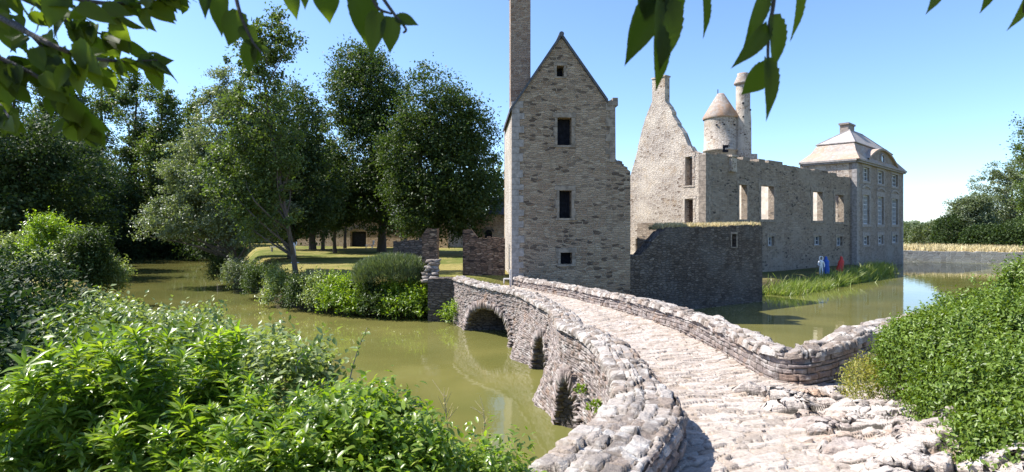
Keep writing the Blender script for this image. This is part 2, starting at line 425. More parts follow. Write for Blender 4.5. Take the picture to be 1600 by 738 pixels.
def ground_h(X, Y):
    d = poly_sdf(X, Y, MOAT)
    island = (Y > 28 + np.abs(np.minimum(X + 3, 0)) * .15) & (X > -60) & (X < 60)
    lvl = np.where(island, 2.0, 2.1)
    lvl = np.where((X > 16) & (Y > 34) & (Y < 75) & (X < 52), .75, lvl)          # grass strip below the hall
    near = np.exp(-((X + .5) ** 2 + (Y + .5) ** 2) / 30.)
    lvl = lvl + .9 * near
    lvl = np.where((Y > 76 - .35 * (X - 50)) & (X > 48.5), 1.35, lvl)
    lvl = lvl + .25 * (fbm(X * .15, Y * .15, 3) - .5)
    w = np.where((X < -3.5) & (Y > 28), 3.4, np.where((X > 40), 1.2, 2.2))
    t = np.clip((d + .25) / w, 0, 1); t = t * t * (3 - 2 * t)
    h = -1.2 + (lvl + 1.2) * t
    h = np.where(d < -1, -1.5, h)
    dp = poly_sdf(X, Y, [(-.6, 30), (-.6, 12), (.6, 9), (-.6, 5.5), (-.6, 1.5), (5.2, 1.5), (5.6, 7.5), (9, 9.5), (9, 12), (4.5, 12), (3.5, 22), (1, 30)])
    pzz = 2.0 + .25 * np.clip((9 - Y) / 5, 0, 1) - .35
    h = np.where(dp < .9, np.minimum(h, pzz + np.clip(dp, 0, .9) * .8), h)
    far = np.hypot(X, Y)
    return h + np.clip((far - 120) / 600, 0, 1) * 3
CARVE = True
ax = np.sinh(np.linspace(-1, 1, 381) * 5.0) / np.sinh(5.0) * 900
ay = ax + 30
GX, GY = np.meshgrid(ax, ay, indexing='xy')
GZ = ground_h(GX, GY)
nx = len(ax)
idx = np.arange(nx * nx).reshape(nx, nx)
gf = np.stack([idx[:-1, :-1], idx[:-1, 1:], idx[1:, 1:], idx[1:, :-1]], -1).reshape(-1, 4)
m, nt, out = newmat("meadow_and_earth"); n = N(nt)
oc = n("ShaderNodeTexCoord").outputs['Object']
a1 = n.noise(oc, .18, 4); a2 = n.noise(oc, 3.5, 6, .7); a3 = n.noise(oc, .6, 4)
c = n.mix(n.step(a1.outputs[0], .4, .62), (.12, .14, .035), (.26, .22, .08))
c = n.mix(n.math('MULTIPLY', n.step(a3.outputs[0], .5, .7), .6), c, (.34, .27, .13))
c = n.mix(.7, c, n.ramp(a2.outputs[0], [(.25, (.45, .5, .4)), (.75, (1.3, 1.25, 1.1))]), 'MULTIPLY')
sepz = n("ShaderNodeSeparateXYZ", i_0=oc).outputs[2]
c = n.mix(n.step(sepz, 1.25, .35), c, (.07, .06, .035))
bp = n("ShaderNodeBump", i_Height=a2.outputs[0], i_Distance=.12)
b = n("ShaderNodeBsdfPrincipled", i_Base_Color=c, i_Roughness=.95, i_Normal=bp.outputs[0]); b.inputs['Specular IOR Level'].default_value = .1
nt.links.new(b.outputs[0], out.inputs[0]); M['ground'] = m
g = mesh_arrays("ground", np.stack([GX.ravel(), GY.ravel(), GZ.ravel()], 1), [gf], M['ground'], smooth=True); tag(g, kind="structure")

m, nt, out = newmat("murky_moat_water"); n = N(nt)
oc = n("ShaderNodeTexCoord").outputs['Object']
w1 = n.noise(oc, .22, 3); w2 = n.noise(oc, 1.6, 3, .5); w3 = n.noise(oc, .06, 3)
c = n.mix(n.step(w1.outputs[0], .35, .7), (.122, .118, .034), (.168, .155, .048))
c = n.mix(n.math('MULTIPLY', n.step(w3.outputs[0], .45, .6), .5), c, (.095, .11, .036))
bp = n("ShaderNodeBump", i_Height=w2.outputs[0], i_Distance=.012, i_Strength=.35)
b = n("ShaderNodeBsdfPrincipled", i_Base_Color=c, i_Roughness=.035, i_Normal=bp.outputs[0]); b.inputs['IOR'].default_value = 1.33
nt.links.new(b.outputs[0], out.inputs[0]); M['water'] = m
mb = MB(); mb.face([(-130, -5, 0), (160, -5, 0), (160, 130, 0), (-130, 130, 0)]); tag(mb.build("water", M['water']), kind="structure")

# bridge lines: x, y, top of parapet
LLINE = [(-2.85, 28.1, 2.15), (-1.95, 25.7, 2.12), (-1.0, 24, 2.08), (0, 22.3, 2.08), (.55, 20.2, 2.1), (.8, 18.6, 2.13), (1.08, 17, 2.16), (1.14, 15.2, 2.22), (1.12, 13.4, 2.3), (1.42, 12, 2.34),
         (1.55, 10.4, 2.38), (1.5, 9.0, 2.43), (1.42, 8.0, 2.5), (1.3, 7.2, 2.55), (1.12, 6.45, 2.6), (.78, 5.7, 2.62), (.34, 4.85, 2.62), (-.15, 4.0, 2.6)]
RLINE = [(.12, 28.75, 2.05), (1.95, 24.6, 2.1), (3.45, 20.4, 2.18), (4.3, 16.6, 2.28), (4.6, 13.2, 2.35), (4.42, 10.8, 2.42), (4.38, 9.75, 2.46), (4.75, 9.35, 2.52), (5.5, 9.6, 2.62), (6.4, 10.1, 2.74), (7.6, 10.7, 2.85), (9.0, 11.2, 2.9)]
LC, LS = resample(catmull(LLINE, 10), .12)
RC, RS = resample(catmull(RLINE, 10), .12)
def tang(C):
    t = np.gradient(C[:, :2], axis=0); return nrm(t)
LT, RT = tang(LC), tang(RC)
LNo = np.stack([LT[:, 1], -LT[:, 0]], 1)              # outward (towards the west water)
if LNo[len(LNo) // 3][0] > 0: LNo = -LNo
RNi = np.stack([RT[:, 1], -RT[:, 0]], 1)              # inward (towards the path)
if RNi[len(RNi) // 3][0] > 0: RNi = -RNi
PT = .50
PTA = PT + .16 * np.clip((7.9 - LC[:, 1]) / 1.5, 0, 1)
LIN = LC[:, :2] - LNo * PTA[:, None]
def path_z(Y):
    return CAMZ + np.interp(Y, [2, 6, 9, 13, 20, 28, 34], [-2.35, -2.42, -2.56, -2.78, -2.88, -2.95, -2.75])
PATHPOLY = [tuple(p) for p in LIN[LC[:, 1] > 5.0]] + [(-.2, 4.6), (-.2, 1.8), (4.4, 1.8), (4.35, 5.2), (4.2, 6.5), (4.7, 7.6), (6.0, 8.6), (8.5, 9.8)] + [tuple(p) for p in RC[::-1, :2][RC[::-1, 1] > 9.0]]
px_, py_ = np.meshgrid(np.arange(-4.2, 9.2, .1), np.arange(1.8, 31.5, .1), indexing='xy')
sd = poly_sdf(px_, py_, PATHPOLY)
pz_ = path_z(py_) + .05 * (fbm(px_ * 1.5, py_ * 1.5, 8) - .5)
ok = (sd < .12)
ii = np.arange(px_.size).reshape(px_.shape)
q = np.stack([ii[:-1, :-1], ii[:-1, 1:], ii[1:, 1:], ii[1:, :-1]], -1).reshape(-1, 4)
q = q[ok.ravel()[q].all(1)]
m, nt, out = newmat("sandy_path_earth"); n = N(nt)
oc = n("ShaderNodeTexCoord").outputs['Object']
a1 = n.noise(oc, .8, 4); a2 = n.noise(oc, 18, 6, .7)
c = n.mix(n.step(a1.outputs[0], .35, .65), (.36, .28, .215), (.47, .385, .31))
c = n.mix(.6, c, n.ramp(a2.outputs[0], [(.25, (.5, .48, .45)), (.72, (1.2, 1.18, 1.15))]), 'MULTIPLY')
c = n.mix(n.math('MULTIPLY', n.step(n.noise(oc, 2.2, 4).outputs[0], .62, .7), .5), c, (.16, .16, .06))
bp = n("ShaderNodeBump", i_Height=a2.outputs[0], i_Distance=.03)
b = n("ShaderNodeBsdfPrincipled", i_Base_Color=c, i_Roughness=.95, i_Normal=bp.outputs[0]); nt.links.new(b.outputs[0], out.inputs[0]); M['earth'] = m
po = mesh_arrays("path", np.stack([px_.ravel(), py_.ravel(), pz_.ravel()], 1), [q], M['earth'], smooth=True); tag(po, kind="structure")

# ------------------------------------------------------------------ stones one by one
_g = np.array([(i, j, k) for i in (-1, 0, 1) for j in (-1, 0, 1) for k in (-1, 0, 1) if (i, j, k) != (0, 0, 0)], float)
_key = {tuple(int(c) for c in p): i for i, p in enumerate(_g)}
_fq = []
for axx in range(3):
    for sg in (-1, 1):
        o1, o2 = [(1, 2), (2, 0), (0, 1)][axx]
        for a in (-1, 0):
            for bb in (-1, 0):
                cs = []
                for da, db in ((0, 0), (1, 0), (1, 1), (0, 1)):
                    p = [0, 0, 0]; p[axx] = sg; p[o1] = a + da; p[o2] = bb + db; cs.append(_key[tuple(p)])
                _fq.append(cs if sg > 0 else cs[::-1])
_fq = np.array(_fq)
_nn = np.abs(_g).sum(1)
STONE_T = _g * np.where(_nn == 3, .965, np.where(_nn == 2, .985, 1.0))[:, None] * .5
def stones(name, pos, ax, ay_, az, size, mat, parent=None, jit=.09, seed=1, kind=None):
    r = np.random.default_rng(seed)
    pos, ax, ay_, az, size = [np.asarray(a, float) for a in (pos, ax, ay_, az, size)]
    k = len(pos)
    cj = r.uniform(-1, 1, (k, 8, 3)) * np.array([.17, .15, .14]) * (jit / .12)
    wts = np.stack([np.prod(np.where(np.array(c) > 0, (1 + _g) / 2, (1 - _g) / 2), axis=1) for c in [(a, b, d) for a in (-1, 1) for b in (-1, 1) for d in (-1, 1)]], 1)
    T = STONE_T[None] + np.einsum('vc,kcj->kvj', wts, cj) + r.normal(0, .028, (k, 26, 3))
    T[:, :, 0] += T[:, :, 2] * r.normal(0, .18, (k, 1)); T[:, :, 2] += T[:, :, 0] * r.normal(0, .10, (k, 1))
    V = pos[:, None] + (T[..., 0:1] * size[:, None, 0:1]) * ax[:, None] + (T[..., 1:2] * size[:, None, 1:2]) * ay_[:, None] + (T[..., 2:3] * size[:, None, 2:3]) * az[:, None]
    f = (_fq[None] + (np.arange(k) * 26)[:, None, None]).reshape(-1, 4)
    rnd = np.repeat(r.random(k), len(_fq))
    o = mesh_arrays(name, V.reshape(-1, 3), [f], mat, parent, rnd)
    if kind: o["kind"] = kind
    return o


def courses(r, b0, b1, a0, a1, hr, lr, growth=0.0):
    rows, cuts, b = [b0], [], b0
    while b < b1:
        b += r.uniform(*hr); rows.append(b)
        a = a0 - r.uniform(0, lr[1]); c = [a]
        while a < a1:
            a += r.uniform(*lr); c.append(a)
        cuts.append(np.array(c))
    return np.array(rows), cuts
def relief(a, b, lay, seed, depth=.03, off=.02, tilt=.06, joint=.012, warp=.03, rough=.012):
    """height, stone id value and joint mask of fitted rubble over surface coordinates a (along) and b (across the courses)"""
    rows, cuts = lay; r = np.random.default_rng(seed)
    aw = a + warp * 2 * (fbm(a * 2.6, b * 5.2, seed + 1, 3) - .44) + warp * .7 * (vnoise(a * 9, b * 14, seed + 5) - .5)
    bw = b + warp * 1.5 * (fbm(a * 2.2, b * 3.1, seed + 2, 3) - .44) + warp * .55 * (vnoise(a * 8, b * 12, seed + 6) - .5)
    j = np.clip(np.searchsorted(rows, bw) - 1, 0, len(cuts) - 1)
    h = np.zeros(a.shape); rv = np.zeros(a.shape); jm = np.zeros(a.shape)
    for q in np.unique(j):
        m_ = j == q; c = cuts[q]; x = aw[m_]; i = np.clip(np.searchsorted(c, x) - 1, 0, len(c) - 2)
        n_ = len(c); o = r.normal(0, 1, n_); ta, tb = r.normal(0, tilt, n_), r.normal(0, tilt, n_); v = r.random(n_); merge = r.random(n_)
        l0, l1 = c[i], c[i + 1]; z0, z1 = rows[q], rows[q + 1]; y = bw[m_]
        e = np.minimum(np.minimum(x - l0, l1 - x), np.minimum(y - z0, z1 - y))
        f = np.clip(e / joint, 0, 1); f = f * f * (3 - 2 * f)
        h[m_] = f * (depth + off * np.clip(o[i], -1.6, 1.8) + ta[i] * (x - (l0 + l1) / 2) + tb[i] * (y - (z0 + z1) / 2)); rv[m_] = v[i]; jm[m_] = 1 - f
    h += rough * (fbm(a * 16, b * 20, seed + 3, 3) - .45) + rough * 1.6 * (fbm(a * 4.5, b * 5, seed + 4, 3) - .45)
    return h, rv, jm
def relief_mesh(name, base, nrmv, a, b, lay, seed, mat, parent, keep=None, **kw):
    """base (m,n,3) grid of points, nrmv (m,n,3) outward directions"""
    h, rv, jm = relief(a, b, lay, seed, **kw)
    V = base + nrmv * h[..., None]
    ii = np.arange(a.size).reshape(a.shape); q = np.stack([ii[:-1, :-1], ii[:-1, 1:], ii[1:, 1:], ii[1:, :-1]], -1).reshape(-1, 4)
    if keep is not None: q = q[keep.ravel()[q].all(1)]
    used = np.unique(q); mp = np.full(a.size, -1); mp[used] = np.arange(len(used))
    return mesh_arrays(name, V.reshape(-1, 3)[used], [mp[q]], M[mat], parent, rv.ravel()[q].max(1), True, jm.ravel()[used])

rp = np.random.default_rng(5)
for (ya, yb, stp, hr, lr, nm) in ((1.9, 13.0, .018, (.07, .21), (.12, .62), "cobble_paving"), (12.96, 31.0, .035, (.09, .2), (.16, .5), "cobble_paving")):
    gxp, gyp = np.meshgrid(np.arange(-3.4, 8.8, stp), np.arange(ya, yb, stp), indexing='xy')
    sdp = poly_sdf(gxp, gyp, PATHPOLY)
    lay = courses(rp, -2.5, 34, -4, 10, hr, lr)
    bb = gyp - .42 * (gxp - 3) + .16 * np.sin(gxp * 1.1 + gyp * .35) + .10 * np.sin(gyp * .9 - gxp * .7)
    wear = np.clip((fbm(gxp * .55, gyp * .55, 21) - .50) * 5, 0, 1)
    zb_ = path_z(gyp) - .012 + .05 * (fbm(gxp * 1.5, gyp * 1.5, 8) - .5) + .012 * wear
    base = np.stack([gxp, gyp, zb_], -1); up = np.zeros_like(base); up[..., 2] = 1
    o = relief_mesh(nm, base, up, gxp, bb, lay, 61, 'cobble', None, sdp < -.01, depth=.036, off=.011, tilt=.055, joint=.011, warp=.10, rough=.013)
    tag(o, kind="structure"); o.name = "path"
po.name = "path_earth"

# ------------------------------------------------------------------ bridge
bridge = empty("stone_bridge", (1.5, 16, 0), "old rubble stone bridge with three low arches and rough parapets over the green moat", "bridge")
ARCH = [(22.3, 25.7, 1.22), (16.9, 18.7, 1.18), (12.0, 13.4, 1.22)]
iL9 = np.where(LC[:, 1] > 8.7)[0]; s_main = LS[iL9]
def arch_h(Yv, s):
    """soffit height at arclength s on the west face, 0 when solid"""
    h = np.full(len(s), -1.0)
    for ya, yb, hc in ARCH:
        sa, sb = np.interp(-yb, -LC[:, 1], LS), np.interp(-ya, -LC[:, 1], LS)
        c, w = (sa + sb) / 2, (sb - sa) / 2
        t = np.clip(1 - ((s - c) / w) ** 2, 0, None)
        h = np.where((s > sa) & (s < sb), np.maximum(hc * np.sqrt(t), -.2), h)
    return h
def batter(z, s):
    pier = np.zeros_like(s)
    for yp in (20.3, 15.2):
        sp = np.interp(-yp, -LC[:, 1], LS)
        pier = np.maximum(pier, np.exp(-((s - sp) / .85) ** 2))
    return (.10 + .50 * pier) * np.clip(1 - z / 1.7, 0, 1) ** 1.3
fine_s = np.arange(0, s_main[-1], .06)
def Lat(s):
    return np.stack([np.interp(s, LS, LC[:, k]) for k in range(3)], 1), np.stack([np.interp(s, LS, LNo[:, k]) for k in range(2)], 1)
LP, LNn = Lat(fine_s)
uR = fine_s / fine_s[-1]
sR9 = np.interp(9.8, RC[::-1, 1][RC[::-1, 1] > 9.6], RS[::-1][RC[::-1, 1] > 9.6])
RPs = np.stack([np.interp(uR * sR9, RS, RC[:, k]) for k in range(3)], 1)
RNs = np.stack([np.interp(uR * sR9, RS, RNi[:, k]) for k in range(2)], 1)
soff = arch_h(None, fine_s)
IN = .07
mb = MB()
for i in range(len(fine_s) - 1):
    a, b_ = i, i + 1
    z0 = max(-.8, (soff[a] + soff[b_]) / 2) if max(soff[a], soff[b_]) > -.5 else -.8
    pz = path_z(LP[a][1]) - .12; pzb = path_z(LP[b_][1]) - .12
    ta, tb = LP[a][2] - .055, LP[b_][2] - .055
    def lp(k, z):
        o = LNn[k] * (batter(np.array([z]), fine_s[k:k + 1])[0] - IN); return (LP[k][0] + o[0], LP[k][1] + o[1], z)
    zs = [z0] + [z for z in (.35, .8, 1.2) if z > z0 + .05] + [None]
    for za_, zb_ in zip(zs[:-1], zs[1:]):
        mb.face([lp(a, za_), lp(b_, za_), lp(b_, tb if zb_ is None else zb_), lp(a, ta if zb_ is None else zb_)],
                [(fine_s[a], za_), (fine_s[b_], za_), (fine_s[b_], zb_ or tb), (fine_s[a], zb_ or ta)])
    ia, ib = LP[a][:2] - LNn[a] * PT, LP[b_][:2] - LNn[b_] * PT
    mb.quad_auto([lp(a, ta), lp(b_, tb), (*ib, tb), (*ia, ta)])                     # top of the core parapet
    mb.quad_auto([(*ia, ta), (*ib, tb), (*ib, pzb), (*ia, pz)])
    ra, rb = RPs[a], RPs[b_]
    oa, ob = ra[:2] - RNs[a] * .1, rb[:2] - RNs[b_] * .1
    mb.quad_auto([(*ia, pz), (*ib, pzb), (*ob, pzb), (*oa, pz)])                    # deck
    ea, eb = ra[:2] - RNs[a] * .42, rb[:2] - RNs[b_] * .42
    mb.face([(*ea, z0), (*eb, z0), (*eb, 2.0), (*ea, 2.0)], [(fine_s[a], z0), (fine_s[b_], z0), (fine_s[b_], 2), (fine_s[a], 2)])
    mb.face([lp(a, z0), lp(b_, z0), (*eb, z0), (*ea, z0)], [(0, fine_s[a]), (0, fine_s[b_]), (4, fine_s[b_]), (4, fine_s[a])])   # vault
    if i + 2 < len(fine_s):
        z1 = max(-.8, (soff[b_] + soff[b_ + 1]) / 2) if max(soff[b_], soff[b_ + 1]) > -.5 else -.8
        if abs(z1 - z0) > .01:
            mb.quad_auto([lp(b_, z0), lp(b_, z1), (*eb, z1), (*eb, z0)])
mb.build("arch_body", M['core'], bridge)

# facing rubble on the west side
r = np.random.default_rng(11)
pos, X_, Y_, Z_, S_ = [], [], [], [], []
S_END = np.interp(-6.6, -LC[:, 1], LS)
sg, zg = np.meshgrid(np.arange(0, LS[-1], .022), np.arange(-.35, 2.66, .0135), indexing='ij')
Pg, Ng = Lat(sg[:, 0]); topz = Pg[:, 2:3] - .02
bt = np.stack([batter(zg[:, k], sg[:, 0]) for k in range(zg.shape[1])], 1)
zc_ = np.minimum(zg, topz)
base = np.stack([Pg[:, 0:1] + Ng[:, 0:1] * (bt - .03), Pg[:, 1:2] + Ng[:, 1:2] * (bt - .03), zc_], -1); nv_ = np.stack([Ng[:, 0:1] + 0 * zg, Ng[:, 1:2] + 0 * zg, .25 + 0 * zg], -1)
hh = arch_h(None, sg[:, 0])[:, None]
keep = (zg <= topz + .012) & ((hh < -.5) | (zg > hh + .14)) & ((sg < S_END) | (zg > 1.0))
relief_mesh("facing", base, nrm(nv_), sg, zg + .04 * np.sin(sg * 1.3) + .05 * np.sin(sg * .47), courses(r, -.6, 2.9, -.5, LS[-1] + 1, (.04, .10), (.09, .36)), 71, 'bstone', bridge, keep, depth=.03, off=.020, tilt=.10, joint=.013, warp=.035, rough=.018)
# arch rings: radial slabs
for ya, yb, hc in ARCH:
    sa, sb = np.interp(-yb, -LC[:, 1], LS), np.interp(-ya, -LC[:, 1], LS)
    c, w = (sa + sb) / 2, (sb - sa) / 2
    th = -.03
    pos, X_, Y_, Z_, S_ = [], [], [], [], []
    while th < math.pi + .03:
        dth = r.uniform(.045, .085) / max(w, hc) 
        tm = th + dth / 2; th += dth * 1.04
        sx, zx = c - w * math.cos(tm), hc * math.sin(tm)
        nx_, nz_ = -math.cos(tm) / w, math.sin(tm) / hc; l_ = math.hypot(nx_, nz_); nx_, nz_ = nx_ / l_, nz_ / l_
        ln = r.uniform(.24, .36)
        sx += nx_ * ln * .46; zx += nz_ * ln * .46
        P, Nn = Lat(np.array([sx])); P, Nn = P[0], Nn[0]; t2 = np.array([LT[0][0], LT[0][1]])
        i_ = int(np.clip(np.searchsorted(LS, sx), 0, len(LT) - 1)); t2 = LT[i_]
        bt = batter(np.array([max(zx, 0)]), np.array([sx]))[0]
        pos.append((P[0] + Nn[0] * (bt - .05), P[1] + Nn[1] * (bt - .05), zx))
        X_.append((t2[0] * nx_, t2[1] * nx_, nz_)); Y_.append((Nn[0], Nn[1], 0)); Z_.append((-t2[0] * nz_, -t2[1] * nz_, nx_))
        S_.append((ln, r.uniform(.2, .3), dth * max(w, hc) * 1.0))
    stones("arch_ring", pos, nrm(X_), nrm(Y_), nrm(Z_), S_, M['bstone'], bridge, .12, int(ya)).name = "arch_ring"

def strip(C, T, Nn, name, o0, o1, zoff, seed, mat, hr, lr, da=.015, db=.013, fw=None, crown=.03, **kw):
    """top of a parapet between offsets o0 and o1 from its line"""
    r = np.random.default_rng(seed); s_all = np.r_[0, np.cumsum(np.linalg.norm(np.diff(C[:, :2], axis=0), axis=1))]
    sA = np.arange(0, s_all[-1], da); nb = int(abs(o1 - o0) / db) + 1; tb = np.linspace(0, 1, nb)
    P = np.stack([np.interp(sA, s_all, C[:, k]) for k in range(3)], 1); nn = nrm(np.stack([np.interp(sA, s_all, Nn[:, k]) for k in range(2)], 1))
    f = np.ones(len(sA)) if fw is None else np.interp(sA, s_all, fw)
    O = (o0 + (o1 - o0) * tb)[None] * f[:, None]
    edge = np.minimum(tb, 1 - tb)[None] + 0 * O
    wob = .10 * (fbm(sA * 2.4, sA * 0 + seed, 3)[:, None] - .45) * np.where(tb[None] > .5, 1, -1)
    O = O + wob
    Z = P[:, 2:3] + zoff + crown * np.sin(np.pi * tb)[None] - .10 * np.clip(1 - edge / .07, 0, 1) ** 2 + .09 * (fbm(sA * .9, sA * 0 + 3, seed)[:, None] - .5) + .05 * (np.floor(fbm(sA * 3.1, sA * 0 + 7, seed)[:, None] * 9) / 9 - .45)
    base = np.stack([P[:, 0:1] + nn[:, 0:1] * O, P[:, 1:2] + nn[:, 1:2] * O, Z], -1)
    nv = np.stack([nn[:, 0:1] * (np.clip(tb * 2 - 1, -1, 1) ** 5 * np.sign(o1 - o0))[None], nn[:, 1:2] * (np.clip(tb * 2 - 1, -1, 1) ** 5 * np.sign(o1 - o0))[None], 1 + 0 * O], -1)
    return relief_mesh(name, base, nrm(nv), sA[:, None] + 0 * O, O + .25 * np.sin(sA * .8)[:, None] * 0, courses(r, min(o0, o1) * 2 - .4, max(o0, o1) * 2 + .4, -1, s_all[-1] + 1, hr, lr), seed, mat, bridge, **kw)
strip(LC, LT, LNo, "coping", .06, -.58, .0, 31, 'cope', (.06, .19), (.08, .36), fw=PTA / PT, depth=.045, off=.019, tilt=.12, joint=.011, warp=.05, rough=.016)
strip(RC, RT, RNi, "coping", .03, -.46, .0, 37, 'cope', (.12, .26), (.12, .42), depth=.045, off=.022, tilt=.11, joint=.011, warp=.045, rough=.016)
def face_relief(C, T, Nn, name, setback, seed, smin, below, fw=None, **kw):
    r = np.random.default_rng(seed); s_all = np.r_[0, np.cumsum(np.linalg.norm(np.diff(C[:, :2], axis=0), axis=1))]
    sA = np.arange(smin, s_all[-1], .02); P = np.stack([np.interp(sA, s_all, C[:, k]) for k in range(3)], 1); nn = nrm(np.stack([np.interp(sA, s_all, Nn[:, k]) for k in range(2)], 1))
    f = np.ones(len(sA)) if fw is None else np.interp(sA, s_all, fw)
    dn = np.arange(-.03, below, .0125); Zr = P[:, 2:3] - dn[None]; O = setback * f[:, None] + 0 * Zr
    base = np.stack([P[:, 0:1] + nn[:, 0:1] * O, P[:, 1:2] + nn[:, 1:2] * O, Zr], -1); nv = np.stack([nn[:, 0:1] + 0 * O, nn[:, 1:2] + 0 * O, .2 + 0 * O], -1)
    return relief_mesh(name, base, nrm(nv), sA[:, None] + 0 * O, dn[None] + .03 * np.sin(sA * 1.4)[:, None], courses(r, -.3, below + .3, smin - 1, s_all[-1] + 1, (.05, .125), (.1, .38)), seed, 'bstone', bridge, **kw)
face_relief(RC, RT, RNi, "parapet", -.01, 41, 0, .95, depth=.03, off=.018, tilt=.09, joint=.014, warp=.03, rough=.018)
face_relief(LC, LT, -LNo, "parapet", .56, 43, LS[-1] - 9.5, .75, PTA / PT, depth=.03, off=.018, tilt=.09, joint=.014, warp=.03, rough=.018)
# core of the east parapet beyond the arches, and of the near west end
for (C, Nn, o0, o1, cond, nm) in ((RC, RNi, -.36, -.1, RC[:, 1] > 0, "parapet_core"), (LC, LNo, -.4, -.08, LC[:, 1] < 9.0, "parapet_core")):
    mb = MB(); I = np.where(cond)[0]
    for a, b_ in zip(I[:-1], I[1:]):
        pa, pb = C[a], C[b_]
        A0, A1 = pa[:2] + Nn[a] * o0, pa[:2] + Nn[a] * o1; B0, B1 = pb[:2] + Nn[b_] * o0, pb[:2] + Nn[b_] * o1
        for P, Q in ((A0, B0), (A1, B1)):
            mb.quad_auto([(*P, .8), (*Q, .8), (*Q, pb[2] - .06), (*P, pa[2] - .10)])
        mb.quad_auto([(*A0, pa[2] - .06), (*B0, pb[2] - .06), (*B1, pb[2] - .06), (*A1, pa[2] - .06)])
    mb.build(nm, M['core'], bridge)
# shaded abutment block below the gate pillar
def wall(mb, p0, dr, L, prof, ops, thick, zb, bk=None, ends=True, u0=0.0):
    """front face from p0 along dr; prof [(u,z)] top; ops [(u0,u1,z0,z1)]; bk horizontal direction to the back"""
    p0, dr = v2(p0), v2(dr)
    bk = v2(bk) if bk is not None else np.array([-dr[1], dr[0]])
    def P(u, t, z):
        q = p0 + dr * u + bk * t; return (q[0], q[1], z)
    pu = [p[0] for p in prof]; pz = [p[1] for p in prof]
    us = sorted(set([round(x, 4) for x in pu if u0 <= x <= L] + [u0, L] + [round(x, 4) for o in ops for x in o[:2]]))
    top = lambda u, side: np.interp(u + side * 1e-4, pu, pz)
    prev = None
    for a, b in zip(us[:-1], us[1:]):
        if b - a < 1e-4: continue
        ta, tb = float(top(a, 1)), float(top(b, -1))
        z = zb
        segs = []
        for o in sorted([o for o in ops if o[0] <= a + 1e-4 and o[1] >= b - 1e-4], key=lambda o: o[2]):
            segs.append((z, z, o[2], o[2])); z = o[3]
        segs.append((z, z, ta, tb))
        for (za, zb2, zc, zd) in segs:
            if max(zc - za, zd - zb2) < .01: continue
            mb.face([P(a, 0, za), P(b, 0, zb2), P(b, 0, zd), P(a, 0, zc)], [(a, za), (b, zb2), (b, zd), (a, zc)])
            mb.face([P(b, thick, zb2), P(a, thick, za), P(a, thick, zc), P(b, thick, zd)], [(b, zb2), (a, za), (a, zc), (b, zd)])
        mb.face([P(a, 0, ta), P(b, 0, tb), P(b, thick, tb), P(a, thick, ta)], [(a, 0), (b, 0), (b, thick), (a, thick)])
        if prev is not None and abs(prev - ta) > .01:
            lo, hi = min(prev, ta), max(prev, ta)
            mb.face([P(a, 0, lo), P(a, thick, lo), P(a, thick, hi), P(a, 0, hi)], [(0, lo), (thick, lo), (thick, hi), (0, hi)])
        prev = tb
    for (a, b, z0, z1) in ops:
        for u in (a, b):
            mb.face([P(u, 0, z0), P(u, thick, z0), P(u, thick, z1), P(u, 0, z1)], [(u, z0), (u + thick, z0), (u + thick, z1), (u, z1)])
        for zz in (z0, z1):
            mb.face([P(a, 0, zz), P(b, 0, zz), P(b, thick, zz), P(a, thick, zz)], [(a, 0), (b, 0), (b, thick), (a, thick)])
    if ends:
        for u, t in ((u0, top(u0, 1)), (L, top(L, -1))):
            mb.face([P(u, 0, zb), P(u, thick, zb), P(u, thick, t), P(u, 0, t)], [(u, zb), (u + thick, zb), (u + thick, t), (u, t)])
    return mb
def jag(prof, amp, step, seed):
    r = np.random.default_rng(seed)
    pu = [p[0] for p in prof]; pz = [p[1] for p in prof]
    out = []; u = pu[0]; off = 0
    while u < pu[-1]:
        w = r.uniform(.5, 1.5) * step; u2 = min(u + w, pu[-1]); off = .5 * off + r.normal(0, amp)
        out.append((u, np.interp(u, pu, pz) + off)); out.append((u2 - .0005, np.interp(u2, pu, pz) + off + r.normal(0, amp * .3))); u = u2
    return out
def px_prof(pts, p0, dr):
    res = []
    for x, y in pts:
        u, Y = on_line(x, p0, dr); res.append((u, zpx(y, Y)))
    return res
def px_op(rc, p0, dr):
    x0, y0, x1, y1 = rc
    ua, Ya = on_line(x0, p0, dr); ub, Yb = on_line(x1, p0, dr); Y = (Ya + Yb) / 2
    return (ua, ub, zpx(y1, Y), zpx(y0, Y))
def rect_bars(mb, p0, dr, bk, op, t, w, d):
    """a rectangular frame of bars round an opening at depth t"""
    p0, dr, bk = v2(p0), v2(dr), v2(bk)
    a, b, z0, z1 = op
    def bx(ua, ub, za, zb):
        c = p0 + dr * (ua + ub) / 2 + bk * t; mb.box((c[0], c[1], (za + zb) / 2), ub - ua, d, zb - za, dr)
    bx(a, a + w, z0, z1); bx(b - w, b, z0, z1); bx(a + w, b - w, z0, z0 + w); bx(a + w, b - w, z1 - w, z1)
    return bx
